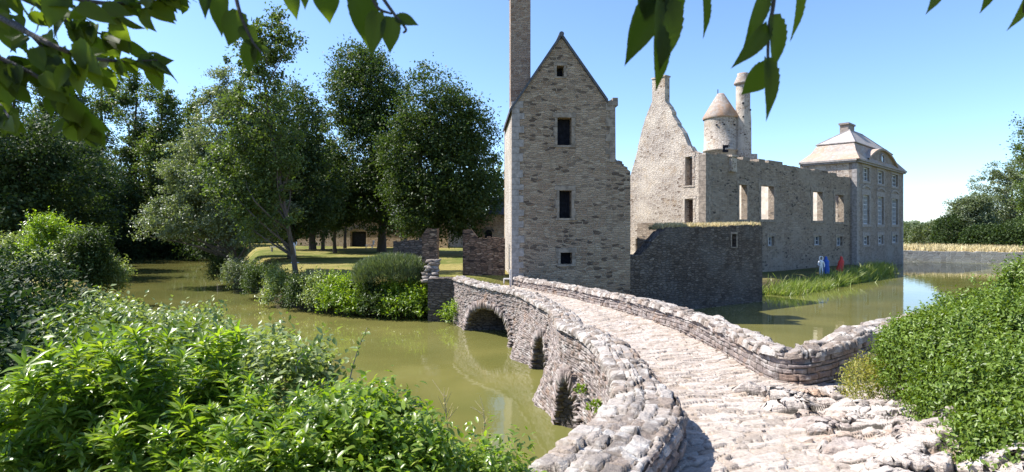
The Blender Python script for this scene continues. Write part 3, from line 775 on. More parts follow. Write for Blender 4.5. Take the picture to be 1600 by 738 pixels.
def surround(parent, p0, dr, bk, op, w, mat, seed=0, proud=.03, sill=True, name="window_surround"):
    """dressed blocks round an opening, butted end to end, a little proud of the wall"""
    r = np.random.default_rng(seed)
    mb = MB(); p0, dr, bk = v2(p0), v2(dr), v2(bk); a, b, z0, z1 = op
    def bx(ua, ub, za, zb, pr):
        c = p0 + dr * (ua + ub) / 2 - bk * (pr - .12); mb.box((c[0], c[1], (za + zb) / 2), ub - ua - .012, .24, zb - za - .012, dr)
    nb = max(2, int((z1 - z0) / .42)); zs = np.linspace(z0, z1, nb + 1)
    for k in range(nb):
        bx(a - w * (1.25 if k % 2 else .85), a + .002, zs[k], zs[k + 1], proud + r.uniform(0, .012))
        bx(b - .002, b + w * (.85 if k % 2 else 1.25), zs[k], zs[k + 1], proud + r.uniform(0, .012))
    bx(a - w * 1.4, b + w * 1.4, z1, z1 + w * 1.35, proud + .01)
    if sill: bx(a - w * 1.1, b + w * 1.1, z0 - w * .7, z0, proud + .02)
    return mb.build(name, mat, parent)

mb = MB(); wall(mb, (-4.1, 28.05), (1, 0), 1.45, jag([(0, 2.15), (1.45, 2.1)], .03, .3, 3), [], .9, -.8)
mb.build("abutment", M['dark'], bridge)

# ------------------------------------------------------------------ gatehouse tower
RT4 = math.radians(4)
TD = v2((math.cos(RT4), math.sin(RT4))); TB = v2((-math.sin(RT4), math.cos(RT4)))
T0 = v2((0.0, 29.0))
def top_profile_tower():
    pts = [(800, 176), (801, 168), (877, 58), (949, 161), (949.6, 158), (956, 156), (961.5, 168), (962, 250), (962.4, 256), (972, 258), (985, 268)]
    return px_prof(pts, T0, TD)
tower = empty("gatehouse_tower", (2.7, 32, 0), "tall narrow stone gatehouse with steep gable and four dark openings behind the bridge", "tower")
t_ops = [px_op(rc, T0, TD) for rc in ((870, 103, 881, 120), (871, 184, 893, 227), (874, 298, 893, 341), (876, 395, 894, 413))]
TW = on_line(985, T0, TD)[0]
prof = top_profile_tower(); prof[0] = (0.0, prof[0][1])
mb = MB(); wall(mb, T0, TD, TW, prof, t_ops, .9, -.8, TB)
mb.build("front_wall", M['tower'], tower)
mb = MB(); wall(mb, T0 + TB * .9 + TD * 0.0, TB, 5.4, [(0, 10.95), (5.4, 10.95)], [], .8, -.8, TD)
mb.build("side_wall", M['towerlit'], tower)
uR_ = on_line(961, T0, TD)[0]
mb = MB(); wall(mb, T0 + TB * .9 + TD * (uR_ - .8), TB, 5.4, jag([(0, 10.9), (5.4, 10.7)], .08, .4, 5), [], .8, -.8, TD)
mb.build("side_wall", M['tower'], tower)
mb = MB(); wall(mb, T0 + TB * 6.3, TD, uR_, [(0, 11), (uR_ / 2, 14.2), (uR_, 11)], [], .6, -.8, TB); mb.build("rear_wall", M['tower'], tower)
mb = MB(); wall(mb, T0 + TB * .9 + TD * (TW - .6), TB, 17, jag([(0, 7.6), (6, 9.5), (9, 12.0), (12, 11.0), (17, 7.0)], .2, .6, 15), [(4, 5, 5, 6.8)], .7, -.8, TD); mb.build("shadow_wall", M['tower'], tower)  # unseen wall added to throw a shadow onto the hall gable
# roof of slate, two slopes
ap_u, ap_z = prof[2]; le_u, le_z = prof[1]; re_u, re_z = on_line(949, T0, TD)[0], prof[3][1]
def TP(u, t, z):
    q = T0 + TD * u + TB * t; return (q[0], q[1], z)
for (eu, ez, sgn) in ((le_u - .16, le_z - .30, -1), (re_u + .02, re_z - .02, 1)):
    mb = MB(); th = .2
    for dz0 in (0.015, th):
        mb.quad_auto([TP(eu, -.10, ez + dz0), TP(ap_u, -.10, ap_z + dz0), TP(ap_u, 6.3, ap_z + dz0), TP(eu, 6.3, ez + dz0)])
    mb.quad_auto([TP(eu, -.10, ez + .015), TP(ap_u, -.10, ap_z + .015), TP(ap_u, -.10, ap_z + th), TP(eu, -.10, ez + th)])
    mb.quad_auto([TP(eu, -.10, ez + .015), TP(eu, 6.3, ez + .015), TP(eu, 6.3, ez + th), TP(eu, -.10, ez + th)])
    mb.build("roof", M['slate'], tower)
mb = MB(); mb.tube([TP(ap_u, -.14, ap_z + .12), TP(ap_u, 6.3, ap_z + .12)], .13, 8); mb.build("ridge_tile", M['slate'], tower)
# chimney stack
cu = on_line(798, T0 + TB * 2.0, TD)[0]
cw = on_line(829, T0 + TB * 2.0, TD)[0] - cu
mb = MB(); c = T0 + TB * 2.6 + TD * (cu + cw / 2); mb.box((c[0], c[1], 12.8), cw, 1.2, 9.0, TD)
mb.box((c[0], c[1], 17.42), cw + .16, 1.36, .22, TD); mb.box((c[0], c[1], 17.75), cw - .06, 1.1, .42, TD)
mb.build("chimney", M['chim'], tower)
c = T0 + TB * 3.4 + TD * (cu + cw + .12); mb = MB(); mb.box((c[0], c[1], 11.6), .42, .5, 1.3, TD); mb.build("chimney_shoulder", M['chim'], tower)
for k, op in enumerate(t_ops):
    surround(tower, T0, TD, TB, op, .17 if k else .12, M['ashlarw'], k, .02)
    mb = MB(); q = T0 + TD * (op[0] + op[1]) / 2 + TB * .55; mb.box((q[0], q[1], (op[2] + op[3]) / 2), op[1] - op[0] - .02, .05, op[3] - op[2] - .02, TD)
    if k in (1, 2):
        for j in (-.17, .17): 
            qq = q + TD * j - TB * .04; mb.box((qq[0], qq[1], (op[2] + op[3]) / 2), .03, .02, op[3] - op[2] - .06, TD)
    mb.build("dark_panel", M['void'], tower)  # near-black panel in place of the dark interior
r = np.random.default_rng(8); mb = MB(); z = .9; k = 0
while z < 10.7:
    h = r.uniform(.26, .42); w = .62 if k % 2 else .38; w += r.uniform(-.06, .06)
    c = T0 + TD * (w / 2 - .012) + TB * .14; mb.box((c[0], c[1], z + h / 2), w, .33, h - .012, TD); z += h; k += 1
mb.build("quoin", M['ashlar'], tower)
r = np.random.default_rng(9); mb = MB(); z = 7.9; k = 0
while z < 10.6:
    h = r.uniform(.26, .42); w = .5 if k % 2 else .3
    c = T0 + TD * (uR_ - w / 2 + .012) + TB * .14; mb.box((c[0], c[1], z + h / 2), w, .33, h - .012, TD); z += h; k += 1
mb.build("quoin", M['ashlarw'], tower)
# kneeler stone at the eaves
mb = MB(); c = T0 + TD * (re_u + .28) + TB * .2; mb.box((c[0], c[1], re_z - .02), .52, .5, .24, TD); c = c + TD * .14; mb.box((c[0], c[1], re_z + .19), .26, .4, .17, TD); mb.build("kneeler", M['ashlarw'], tower)

# ------------------------------------------------------------------ bastion wall in front of the ruined hall
E0 = T0 + TD * TW
E1 = v2((15.35, 35.6)); ED = nrm(E1 - E0); EB = v2((-ED[1], ED[0]))
bast = empty("bastion_wall", (10, 33, 0), "low dark ruined bastion wall with broken sloping top and one narrow slit beside the gatehouse", "wall")
pr = px_prof([(985.5, 402), (1005, 396), (1012, 384), (1024, 374), (1036, 360), (1046, 355), (1110, 355), (1186, 352), (1191, 354)], E0, ED)
pr[0] = (0, pr[0][1]); EL = pr[-1][0]
op = px_op((1143, 366, 1150, 386), E0, ED)
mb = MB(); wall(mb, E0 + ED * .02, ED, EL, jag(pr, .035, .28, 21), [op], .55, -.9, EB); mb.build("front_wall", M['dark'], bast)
mb = MB(); wall(mb, E0 + ED * (EL - .55) + EB * .55, EB, 9.5, jag([(0, 4.65), (9.5, 4.9)], .04, .3, 22), [], .55, -.9, ED); mb.build("return_wall", M['hall'], bast)
surround(bast, E0 + ED * .02, ED, EB, op, .10, M['ashlarw'], 3, .02, name="slit_surround")

# ------------------------------------------------------------------ ruined hall
A0 = v2((14.8, 44.0)); B0 = v2((34.88, 59.4)); HD = nrm(B0 - A0); HB = v2((-HD[1], HD[0])); HL = np.linalg.norm(B0 - A0)
hall = empty("ruined_hall", (22, 52, 0), "long roofless ruined hall with pale pointed gable, thin chimney and empty window holes", "ruin")
hw = [px_op(rc, A0, HD) for rc in ((1155, 289, 1167, 343), (1189, 291, 1209, 343), (1270, 300, 1285, 345), (1305, 305, 1318, 347))]
hs = [px_op(rc, A0, HD) for rc in ((1200, 370, 1209, 384), (1272, 369, 1283, 383), (1307, 370, 1316, 384))]
pr = px_prof([(1103, 240), (1106, 241), (1140, 243), (1143, 247), (1165, 250), (1200, 254), (1240, 260), (1280, 269), (1328, 279)], A0, HD); pr[0] = (0, pr[0][1]); pr[-1] = (HL, pr[-1][1])
mb = MB(); wall(mb, A0, HD, HL, jag(pr, .035, .5, 31), hw + hs, .5, .2, HB); mb.build("long_wall", M['hall'], hall)
for k, o in enumerate(hw): surround(hall, A0, HD, HB, o, .34 if k else .26, M['ashlarw'], 50 + k, .03)
def window(parent, p0, dr, bk, op, t, nx_, ny_, transom=None, bar=.045, fw=.07):
    mb = MB(); bx = rect_bars(mb, p0, dr, bk, op, t, fw, .09)
    a, b, z0, z1 = op
    for i in range(1, nx_):
        u = a + (b - a) * i / nx_; w = bar * (1.7 if nx_ % 2 == 0 and i == nx_ // 2 else 1); bx(u - w / 2, u + w / 2, z0 + fw, z1 - fw)
    if transom: bx(a + fw, b - fw, z0 + (z1 - z0) * transom - .05, z0 + (z1 - z0) * transom + .05)
    mb2 = MB()
    p0, dr, bk = v2(p0), v2(dr), v2(bk)
    for j in range(1, ny_):
        zz = z0 + (z1 - z0) * j / ny_; c = p0 + dr * (a + b) / 2 + bk * (t + .004); mb2.box((c[0], c[1], zz), b - a - 2 * fw, .05, bar, dr)
    if ny_ > 1: mb.v += [];
    n0 = len(mb.v); mb.v += mb2.v; mb.f += [tuple(i + n0 for i in f) for f in mb2.f]; mb.uv += mb2.uv
    w = mb.build("window", M['frame'], parent)
    g = MB(); P = lambda u, z: (*(p0 + dr * u + bk * (t + .05)), z)
    g.face([P(a + .02, z0 + .02), P(b - .02, z0 + .02), P(b - .02, z1 - .02), P(a + .02, z1 - .02)]); 
    o = g.build("pane", M['glass'], w); o.location = -Vector((0, 0, 0)); place(o, w)
    return w
for k, o in enumerate(hs):
    surround(hall, A0, HD, HB, o, .2, M['ashlarw'], 60 + k, .025); window(hall, A0, HD, HB, o, .25, 2, 2)
# gable end
GL = 7.6; GD = HB
gp = px_prof([(1103, 237), (1090, 226), (1079, 226), (1075, 224), (1068, 205), (1055, 186), (1046, 170), (1040, 160), (1018, 160), (1012, 177), (1003, 205), (996, 234), (989, 262), (985, 276)], A0, GD)
gp[0] = (0.95, gp[0][1]); gp = [g_ for g_ in gp if g_[0] >= .95] 
go = [px_op(rc, A0, GD) for rc in ((1082, 245, 1071, 290), (1083, 311, 1070, 351), (999, 373, 993, 398))]
go = [(min(o[0], o[1]), max(o[0], o[1]), o[2], o[3]) for o in go]
gp0 = [(0.0, pr[0][1] + .1)] + gp
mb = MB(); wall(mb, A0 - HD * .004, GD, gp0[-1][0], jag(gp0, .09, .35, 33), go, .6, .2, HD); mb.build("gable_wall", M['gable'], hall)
for k, o in enumerate(go[:2]):
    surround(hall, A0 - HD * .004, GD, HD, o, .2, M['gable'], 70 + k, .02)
    mb = MB(); q_ = A0 + GD * (o[0] + o[1]) / 2 + HD * .6; mb.box((q_[0], q_[1], (o[2] + o[3]) / 2), o[1] - o[0] - .02, .06, o[3] - o[2] - .02, GD); mb.build("blocking", M['gate'] if k else M['hall'], hall)
ua, ub = on_line(1039, A0, GD)[0], on_line(1019, A0, GD)[0]; Yc = A0[1] + GD[1] * (ua + ub) / 2
c = A0 + GD * (ua + ub) / 2 + HD * .55; zt, zb_ = zpx(122, Yc), zpx(166, Yc)
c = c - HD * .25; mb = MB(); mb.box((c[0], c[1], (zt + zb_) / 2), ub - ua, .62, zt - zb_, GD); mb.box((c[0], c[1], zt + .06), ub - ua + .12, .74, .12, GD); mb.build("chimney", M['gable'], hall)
# rear wall and cross walls that show through the window holes
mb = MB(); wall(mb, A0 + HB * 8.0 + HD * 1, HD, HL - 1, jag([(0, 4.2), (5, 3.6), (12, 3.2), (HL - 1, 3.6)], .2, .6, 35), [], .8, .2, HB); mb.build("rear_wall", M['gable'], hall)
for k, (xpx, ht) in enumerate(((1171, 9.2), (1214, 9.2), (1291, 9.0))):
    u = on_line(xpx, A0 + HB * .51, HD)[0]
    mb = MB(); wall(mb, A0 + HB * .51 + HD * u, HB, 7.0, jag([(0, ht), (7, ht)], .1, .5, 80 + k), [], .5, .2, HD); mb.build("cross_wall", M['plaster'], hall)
# small turret stub on the wall head, brown box by the second window
u = on_line(1143, A0, HD)[0]; c = A0 + HD * u + HB * .3; mb = MB(); mb.box((c[0], c[1], zpx(258, c[1])), .75, 1.1, 1.15, HD); mb.box((c[0], c[1], zpx(245, c[1])), .95, 1.3, .16, HD); mb.build("stair_stub", M['gable'], hall)
r = np.random.default_rng(77); 
for k in range(9):
    u = r.uniform(3, HL - 1); c = A0 + HD * u + HB * .45; z = np.interp(u, [p[0] for p in pr], [p[1] for p in pr]); mb = MB(); mb.box((c[0], c[1], z + .08), r.uniform(.7, 1.6), .8, .3, HD); mb.build("merlon", M['hall'], hall)
mb = MB(); r = np.random.default_rng(3); z = .3; k = 0
while z < pr[0][1] - .2:
    h = r.uniform(.3, .5); w = .75 if k % 2 else .45; c = A0 + HD * (w / 2 - .02) + HB * .3; mb.box((c[0], c[1], z + h / 2), w, .64, h - .02, HD); z += h; k += 1
mb.build("quoin", M['ashlarw'], hall)

# ------------------------------------------------------------------ round tower and stair turret
def lathe(mb, c, prof, n=32):
    an = np.linspace(0, 2 * np.pi, n + 1)
    for (r0, z0), (r1, z1) in zip(prof[:-1], prof[1:]):
        for i in range(n):
            a, b = an[i], an[i + 1]
            rr = max(r0, r1)
            mb.face([(c[0] + r0 * math.cos(a), c[1] + r0 * math.sin(a), z0), (c[0] + r0 * math.cos(b), c[1] + r0 * math.sin(b), z0), (c[0] + r1 * math.cos(b), c[1] + r1 * math.sin(b), z1), (c[0] + r1 * math.cos(a), c[1] + r1 * math.sin(a), z1)],
                    [(a * rr, z0), (b * rr, z0), (b * rr, z1), (a * rr, z1)])
D = 62.0
rt = empty("round_tower", (*W(1126, 300, D)[:2], 2), "squat round stone tower with conical lichened roof rising behind the ruined hall", "tower")
c = W(1126, 300, D); rr = 25 / F * D
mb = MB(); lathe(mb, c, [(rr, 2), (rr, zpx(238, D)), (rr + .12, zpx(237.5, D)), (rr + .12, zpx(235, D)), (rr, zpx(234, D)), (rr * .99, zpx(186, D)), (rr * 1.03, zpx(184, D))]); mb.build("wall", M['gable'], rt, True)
mb = MB(); lathe(mb, c, [(rr * 1.06, zpx(187, D)), (rr * 1.1, zpx(184.5, D)), (rr * .66, zpx(166, D)), (.40, zpx(148, D)), (.34, zpx(146.8, D)), (.02, zpx(146.5, D))]); mb.build("roof", M['coneroof'], rt, True)
mb = MB(); mb.tube([(c[0] - .3, c[1], zpx(147, D)), (c[0] - .3, c[1], zpx(140, D))], .05, 6); mb.build("finial", M['slate'], rt)
for xx in (1112, 1122, 1139):
    mb = MB(); q = c + np.array([(xx - 1126) / F * D, -math.sqrt(max(.01, rr ** 2 - ((xx - 1126) / F * D) ** 2)) + .02, 0]); mb.box((q[0], q[1], zpx(199, D)), .13, .3, .13); mb.build("putlog_hole", M['void'], rt)
xx = 1124; q = c + np.array([(xx - 1126) / F * D, -rr + .05, 0]); mb = MB(); mb.box((q[0], q[1], zpx(236, D)), .55, .3, .75); mb.build("window_hole", M['void'], rt)
st = empty("stair_turret", (*W(1161, 300, D - .8)[:2], 2), "slender round stair turret with flared stone cap beside the conical roof", "turret")
c2 = W(1161, 300, D - .8); r2 = 11.6 / F * D
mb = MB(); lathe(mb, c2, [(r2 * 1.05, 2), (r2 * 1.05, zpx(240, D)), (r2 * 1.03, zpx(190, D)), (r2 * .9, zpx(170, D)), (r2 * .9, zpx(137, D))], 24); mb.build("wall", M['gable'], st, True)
mb = MB(); lathe(mb, c2, [(r2 * .8, zpx(137, D)), (r2 * 1.17, zpx(134.5, D)), (r2 * 1.15, zpx(133, D)), (r2 * .72, zpx(121, D)), (r2 * .74, zpx(118.5, D)), (.02, zpx(117, D))], 24); mb.build("cap", M['coneroof'], st, True)
for xx, yy in ((1158, 147), (1157, 166), (1157, 187), (1169, 176), (1168, 205), (1159, 214)):
    mb = MB(); dx = (xx - 1161) / F * D; q = c2 + np.array([dx, -math.sqrt(max(.01, (r2 * .95) ** 2 - dx * dx)) + .04, 0]); mb.box((q[0], q[1], zpx(yy, D)), .15, .25, .15); mb.build("putlog_hole", M['void'], st)
# stub of wall between turret and hall head
mb = MB(); q = W(1174, 240, D - 1); mb.box((q[0], q[1], 8), .9, .9, 8.6); mb.box((q[0] + .6, q[1], 7.6), .6, .8, 8.2); mb.build("wall_stub", M['gable'], st)

# ------------------------------------------------------------------ corner pavilion
P0 = v2((35.3, 59.0)); P1 = v2((49.3, 72.6)); PD = nrm(P1 - P0); PB = v2((-PD[1], PD[0])); PL = np.linalg.norm(P1 - P0); PW = 5.2; EZ = CAMZ + 7.0
pav = empty("corner_pavilion", (40, 68, 0), "square grey pavilion with pale mansard roof, curved pediment and three columns of windows", "building")
cols_px = [(1348.5, 1358), (1371.5, 1380.5), (1393.5, 1402.5)]
rows = []
for k, (xa, xb) in enumerate(cols_px):
    Y = on_line((xa + xb) / 2, P0, PD)[1]; ua, ub = on_line(xa, P0, PD)[0], on_line(xb, P0, PD)[0]
    rows.append([(ua, ub, CAMZ + 4.9, CAMZ + 6.35), (ua, ub, CAMZ + .3, CAMZ + 3.4), (ua + .15, ub - .15, CAMZ - 1.9, CAMZ - .95)])
ops = [o for c_ in rows for o in c_]
mb = MB(); wall(mb, P0, PD, PL, [(0, EZ), (PL, EZ)], ops, .7, -.8, PB); mb.build("facade", M['pav'], pav)
mb = MB(); wall(mb, P0 + PB * .7, PB, PW - .7, [(0, EZ), (PW, EZ)], [], .7, -.8, PD); mb.build("side_wall", M['gable'], pav)  # sunlit side given paler stone than the facade, light put into the colour
mb = MB(); wall(mb, P1 + PB * .7 - PD * .7, PB, PW - .7, [(0, EZ), (PW, EZ)], [], .7, -.8, PD); mb.build("side_wall", M['pav'], pav)
mb = MB(); wall(mb, P0 + PB * PW, PD, PL, [(0, EZ), (PL, EZ)], [], .3, -.8, PB); mb.build("rear_wall", M['pav'], pav)
for c_ in rows:
    for j, o in enumerate(c_):
        surround(pav, P0, PD, PB, o, (.36, .42, .3)[j], M['ashlar'], j, .035); window(pav, P0, PD, PB, o, .22, 2 if j != 1 else 4, (3, 6, 2)[j], .68 if j == 1 else None, .07, .12)
        if j == 1:      # curved relieving arch over the tall windows
            mb = MB(); a, b = o[0] - .5, o[1] + .5
            for k in range(7):
                t0, t1 = k / 7, (k + 1) / 7; u = a + (b - a) * (t0 + t1) / 2; zz = o[3] + .72 + .30 * math.sin(math.pi * (t0 + t1) / 2); q = P0 + PD * u - PB * .02; mb.box((q[0], q[1], zz), (b - a) / 7 - .03, .14, .26, PD)
            mb.build("window_hood", M['ashlar'], pav)
def PP(u, t, z):
    q = P0 + PD * u + PB * t; return (q[0], q[1], z)
oh = .35
E_ = [(-oh, -oh), (PL + oh, -oh), (PL + oh, PW + oh), (-oh, PW + oh)]
mb = MB()
for dz, ex in ((-.28, .15), (-.10, .27)):
    for (ua, ta), (ub, tb) in zip([(-ex, -ex), (PL + ex, -ex), (PL + ex, PW + ex), (-ex, PW + ex)], [(PL + ex, -ex), (PL + ex, PW + ex), (-ex, PW + ex), (-ex, -ex)]):
        pa, pb = np.array(PP(ua, ta, 0)), np.array(PP(ub, tb, 0)); cc = (pa + pb) / 2; dd = (pb - pa)[:2]; mb.box((cc[0], cc[1], EZ + dz), np.linalg.norm(dd) - .35, .3, .16, dd)
mb.build("cornice", M['ashlar'], pav)
K_ = [(2.1, .8), (PL - 2.1, .8), (PL - 2.1, PW - .8), (2.1, PW - .8)]; KZ = CAMZ + 9.0; RZ = CAMZ + 11.1
mb = MB()
for i in range(4):
    j = (i + 1) % 4
    mid = [((E_[a][0] * .35 + K_[a][0] * .65), (E_[a][1] * .35 + K_[a][1] * .65)) for a in (i, j)]
    mz = EZ + (KZ - EZ) * .52
    mb.quad_auto([PP(*E_[i], EZ), PP(*E_[j], EZ), PP(*mid[1], mz), PP(*mid[0], mz)]); mb.quad_auto([PP(*mid[0], mz), PP(*mid[1], mz), PP(*K_[j], KZ), PP(*K_[i], KZ)])
mb.face([PP(*e, EZ - .01) for e in E_]); mb.build("lower_roof", M['pavroof'], pav)
R_ = [(7.0, PW / 2), (12.0, PW / 2)]
K2 = [(2.0, .68), (PL - 2.0, .68), (PL - 2.0, PW - .68), (2.0, PW - .68)]
mb = MB(); mb.quad_auto([PP(*K2[0], KZ + .03), PP(*K2[1], KZ + .03), PP(*R_[1], RZ), PP(*R_[0], RZ)]); mb.quad_auto([PP(*K2[2], KZ + .03), PP(*K2[3], KZ + .03), PP(*R_[0], RZ), PP(*R_[1], RZ)])
mb.quad_auto([PP(*K2[3], KZ + .03), PP(*K2[0], KZ + .03), PP(*R_[0], RZ)]); mb.quad_auto([PP(*K2[1], KZ + .03), PP(*K2[2], KZ + .03), PP(*R_[1], RZ)])
mb.build("upper_roof", M['pavroof2'], pav)
mb = MB()
for i in range(4):
    j = (i + 1) % 4; mb.tube([PP(*K2[i], KZ + .03), PP(*K2[j], KZ + .03)], .07, 6)
for k_, r_ in ((0, 0), (3, 0), (1, 1), (2, 1)): mb.tube([PP(*K2[k_], KZ + .03), PP(*R_[r_], RZ)], .06, 6)
mb.tube([PP(*R_[0], RZ), PP(*R_[1], RZ)], .08, 6)
mb.build("roof_ridge", M['ashlar'], pav)
uc = (on_line(1331, P0 + PB * 3.2, PD)[0] + on_line(1347, P0 + PB * 3.2, PD)[0]) / 2
q = np.array(PP(9.0, 3.4, 0)); mb = MB(); mb.box((q[0], q[1], RZ + .1), 2.3, .9, 1.5, PD); mb.box((q[0], q[1], RZ + .9), 2.6, 1.1, .2, PD); mb.build("chimney", M['pav'], pav)
# curved pediment with oculus
u0_, u1_ = 3.2, 15.6
n_ = 20; us = np.linspace(u0_, u1_, n_ + 1); arc = lambda u: EZ + .1 + 1.55 * math.sin(math.pi * np.clip((u - u0_) / (u1_ - u0_), 0, 1)) ** .9
mb = MB()
for a, b in zip(us[:-1], us[1:]):
    mb.quad_auto([PP(a, -.06, EZ - .02), PP(b, -.06, EZ - .02), PP(b, -.06, arc(b)), PP(a, -.06, arc(a))])
mb.build("pediment", M['pav'], pav)
mb = MB()
for a, b in zip(us[:-1], us[1:]):
    mb.quad_auto([PP(a, -.34, arc(a)), PP(b, -.34, arc(b)), PP(b, -.34, arc(b) + .22), PP(a, -.34, arc(a) + .22)]); mb.quad_auto([PP(a, -.34, arc(a) + .22), PP(b, -.34, arc(b) + .22), PP(b, 1.6, arc(b) + .22), PP(a, 1.6, arc(a) + .22)]); mb.quad_auto([PP(a, -.34, arc(a)), PP(b, -.34, arc(b)), PP(b, -.05, arc(b)), PP(a, -.05, arc(a))])
mb.build("pediment_cornice", M['pavroof'], pav)
mb = MB(); c_ = (u0_ + u1_) / 2
ring = [(c_ + .75 * math.cos(t), EZ + .75 + .5 * math.sin(t)) for t in np.linspace(0, 2 * np.pi, 21)]
mb.face([PP(u, -.075, z) for u, z in ring[:-1]]); mb.build("oculus", M['glass'], pav)
mb = MB(); mb.tube([PP(u, -.09, z) for u, z in ring], .1, 6, False); mb.build("oculus_surround", M['ashlar'], pav)
for u_a in (0.0, PL):
    r = np.random.default_rng(4); mb = MB(); z = -.3; k = 0
    while z < EZ - .5:
        h = .5; w = 1.0 if k % 2 else .6; c = P0 + PD * (w / 2 - .02 if u_a == 0 else PL - w / 2 + .02) + PB * .2; mb.box((c[0], c[1], z + h / 2), w, .46, h - .02, PD); z += h; k += 1
    mb.build("quoin", M['ashlar'], pav)

# ------------------------------------------------------------------ gate walls, farm buildings, far moat wall
def thing_wall(name, label, cat, p0, dr, L, prof, ops, thick, zb, mat, group=None, bk=None):
    mb = MB(); wall(mb, p0, dr, L, prof, ops, thick, zb, bk); o = mb.build(name, mat); return tag(o, label, cat, group)
gd = 31.0
gx = lambda px, d=gd: (px - CX) / F * d
L_ = gx(789) - gx(723)
gpf = jag([(0, zpx(360, gd)), (.02, zpx(360, gd)), (gx(742) - gx(723), zpx(361, gd)), (gx(742.1) - gx(723), zpx(373, gd)), (L_, zpx(372, gd))], .05, .22, 61)
thing_wall("gate_wall", "low brown stone wall with taller pier standing between gateway and gatehouse", "wall", (gx(723), gd), (1, 0), L_, gpf, [], .6, 1.2, M['gate'])
gp_ = 30.0
gpf = jag([(0, zpx(372, gp_)), (.1, zpx(362, gp_)), (gx(683, gp_) - gx(659, gp_), zpx(360, gp_))], .05, .2, 63)
thing_wall("gate_pillar", "square ruined stone pillar on the open side of the gateway", "pillar", (gx(659, gp_), gp_), (1, 0), gx(683, gp_) - gx(659, gp_), gpf, [], .8, 1.0, M['gate'])
r = np.random.default_rng(66); pos, S_ = [], []
for k in range(7):
    z0 = 1.9 + k * .16
    for j in range(3):
        pos.append((gx(668, 29.3) + j * .22 - .1 + k * .03 + r.normal(0, .04), 29.0 + k * .1 + r.normal(0, .06), z0 + r.normal(0, .02))); S_.append((r.uniform(.25, .4), r.uniform(.3, .5), .15))
k = len(pos); o = stones("broken_stair", pos, np.tile([1., 0, 0], (k, 1)), np.tile([0, 1., 0], (k, 1)), np.tile([0, 0, 1.], (k, 1)), S_, M['cope'], None, .1, 67); tag(o, "crumbling sunlit steps of rubble at the foot of the gateway pillar", "steps")
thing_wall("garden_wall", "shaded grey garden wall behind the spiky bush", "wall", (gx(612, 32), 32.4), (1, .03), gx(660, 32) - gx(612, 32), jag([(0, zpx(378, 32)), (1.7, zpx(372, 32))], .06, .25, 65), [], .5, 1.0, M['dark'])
mb = MB(); mb.tube([W(797.5, 449, 28.2), W(797.5, 421, 28.2)], .05, 8); a = W(797.5, 436, 28.2); mb.tube([a, a + np.array([-.33, 0, 0])], .04, 8); b_ = W(787.5, 436, 28.2); mb.tube([b_, b_ - np.array([0, 0, .22])], .035, 8); tag(mb.build("gate_post", M['iron']), "pale metal gate post with short bent arm at the gatehouse corner", "post")

farm = empty("farm_building", (-18, 75, 2), "long warm stone farm building with arched carriage door beyond the lindens", "building")
FR = math.radians(20); fp = v2((-29.5, 79)); fd = v2((math.cos(FR), -math.sin(FR))); fb = v2((math.sin(FR), math.cos(FR)))
fo = [px_op((547, 362, 572, 385.5), fp, fd), px_op((590, 366, 597, 385.5), fp, fd), px_op((626, 363, 632, 370), fp, fd), px_op((654, 364, 660, 373), fp, fd), px_op((500, 362, 508, 372), fp, fd)]
fo = [(a, b, c if k > 1 else 1.9, d) for k, (a, b, c, d) in enumerate(fo)]
def FP(u, t, z):
    q = fp + fd * u + fb * t; return (q[0], q[1], z)
FL = 23.0
mb = MB(); wall(mb, fp, fd, FL, [(0, 6.3), (FL, 6.3)], fo, .6, 1.5, fb); mb.build("wall", M['warm'], farm)
mb = MB(); mb.quad_auto([FP(-.4, -.4, 6.15), FP(FL + .4, -.4, 6.15), FP(FL + .4, 3.5, 9.8), FP(-.4, 3.5, 9.8)]); mb.quad_auto([FP(-.4, 7.4, 6.15), FP(FL + .4, 7.4, 6.15), FP(FL + .4, 3.5, 9.8), FP(-.4, 3.5, 9.8)]); mb.build("roof", M['slate'], farm)
mb = MB(); wall(mb, fp + fb * 6.5, fd, FL, [(0, 6.2), (FL, 6.2)], [], .5, 1.5, fb); mb.build("rear_wall", M['warm'], farm)
for e in (0.01, FL - .46):
    mb = MB(); wall(mb, fp + fd * e + fb * .6, fb, 5.9, [(0, 6.2), (2.9, 9.5), (5.9, 6.2)], [], .45, 1.5, fd); mb.build("gable_wall", M['warm'], farm)
for k, o in enumerate(fo):
    q = FP((o[0] + o[1]) / 2, .45, (o[2] + o[3]) / 2); mb = MB(); mb.box(q, o[1] - o[0] - .02, .06, o[3] - o[2] - .02, fd); mb.build("door" if k < 2 else "dark_panel", M['void'] if k != 1 else M['wood'], farm)  # near-black panels fill the window holes where the interior is unlit
o = fo[0]; mb = MB()
for t in np.linspace(0, 1, 12)[:-1]:
    u = o[0] - .2 + (o[1] - o[0] + .4) * (t + 1 / 22); z = o[3] + .12 + .42 * math.sin(math.pi * (t + 1 / 22)); mb.box(FP(u, -.04, z), .22, .16, .34, fd)
mb.build("door_arch", M['ashlarw'], farm)
chap = empty("chapel", (-2.5, 55, 2), "small sunlit stone outbuilding with round arched doorway behind the gate wall", "building")
cp = v2(((738 - CX) / F * 55, 55)); co = ((757.5 - 738) / F * 55, (769 - 738) / F * 55, 2.0, zpx(363, 55)); CLn = (795 - 738) / F * 55
mb = MB(); wall(mb, cp, v2((1, 0)), CLn, [(0, zpx(345, 55)), (1.7, zpx(335, 55)), (CLn, zpx(335, 55))], [co], .6, 1.5); mb.build("wall", M['warm'], chap)
mb = MB(); 
for t in np.linspace(0, math.pi, 9)[:-1]:
    t += math.pi / 16; w = (co[1] - co[0]) / 2; mb.box((cp[0] + (co[0] + co[1]) / 2 + (w + .1) * math.cos(t), 54.97, co[3] + (w * .75 + .1) * math.sin(t)), .24, .14, .24)
mb.build("door_arch", M['ashlarw'], chap)
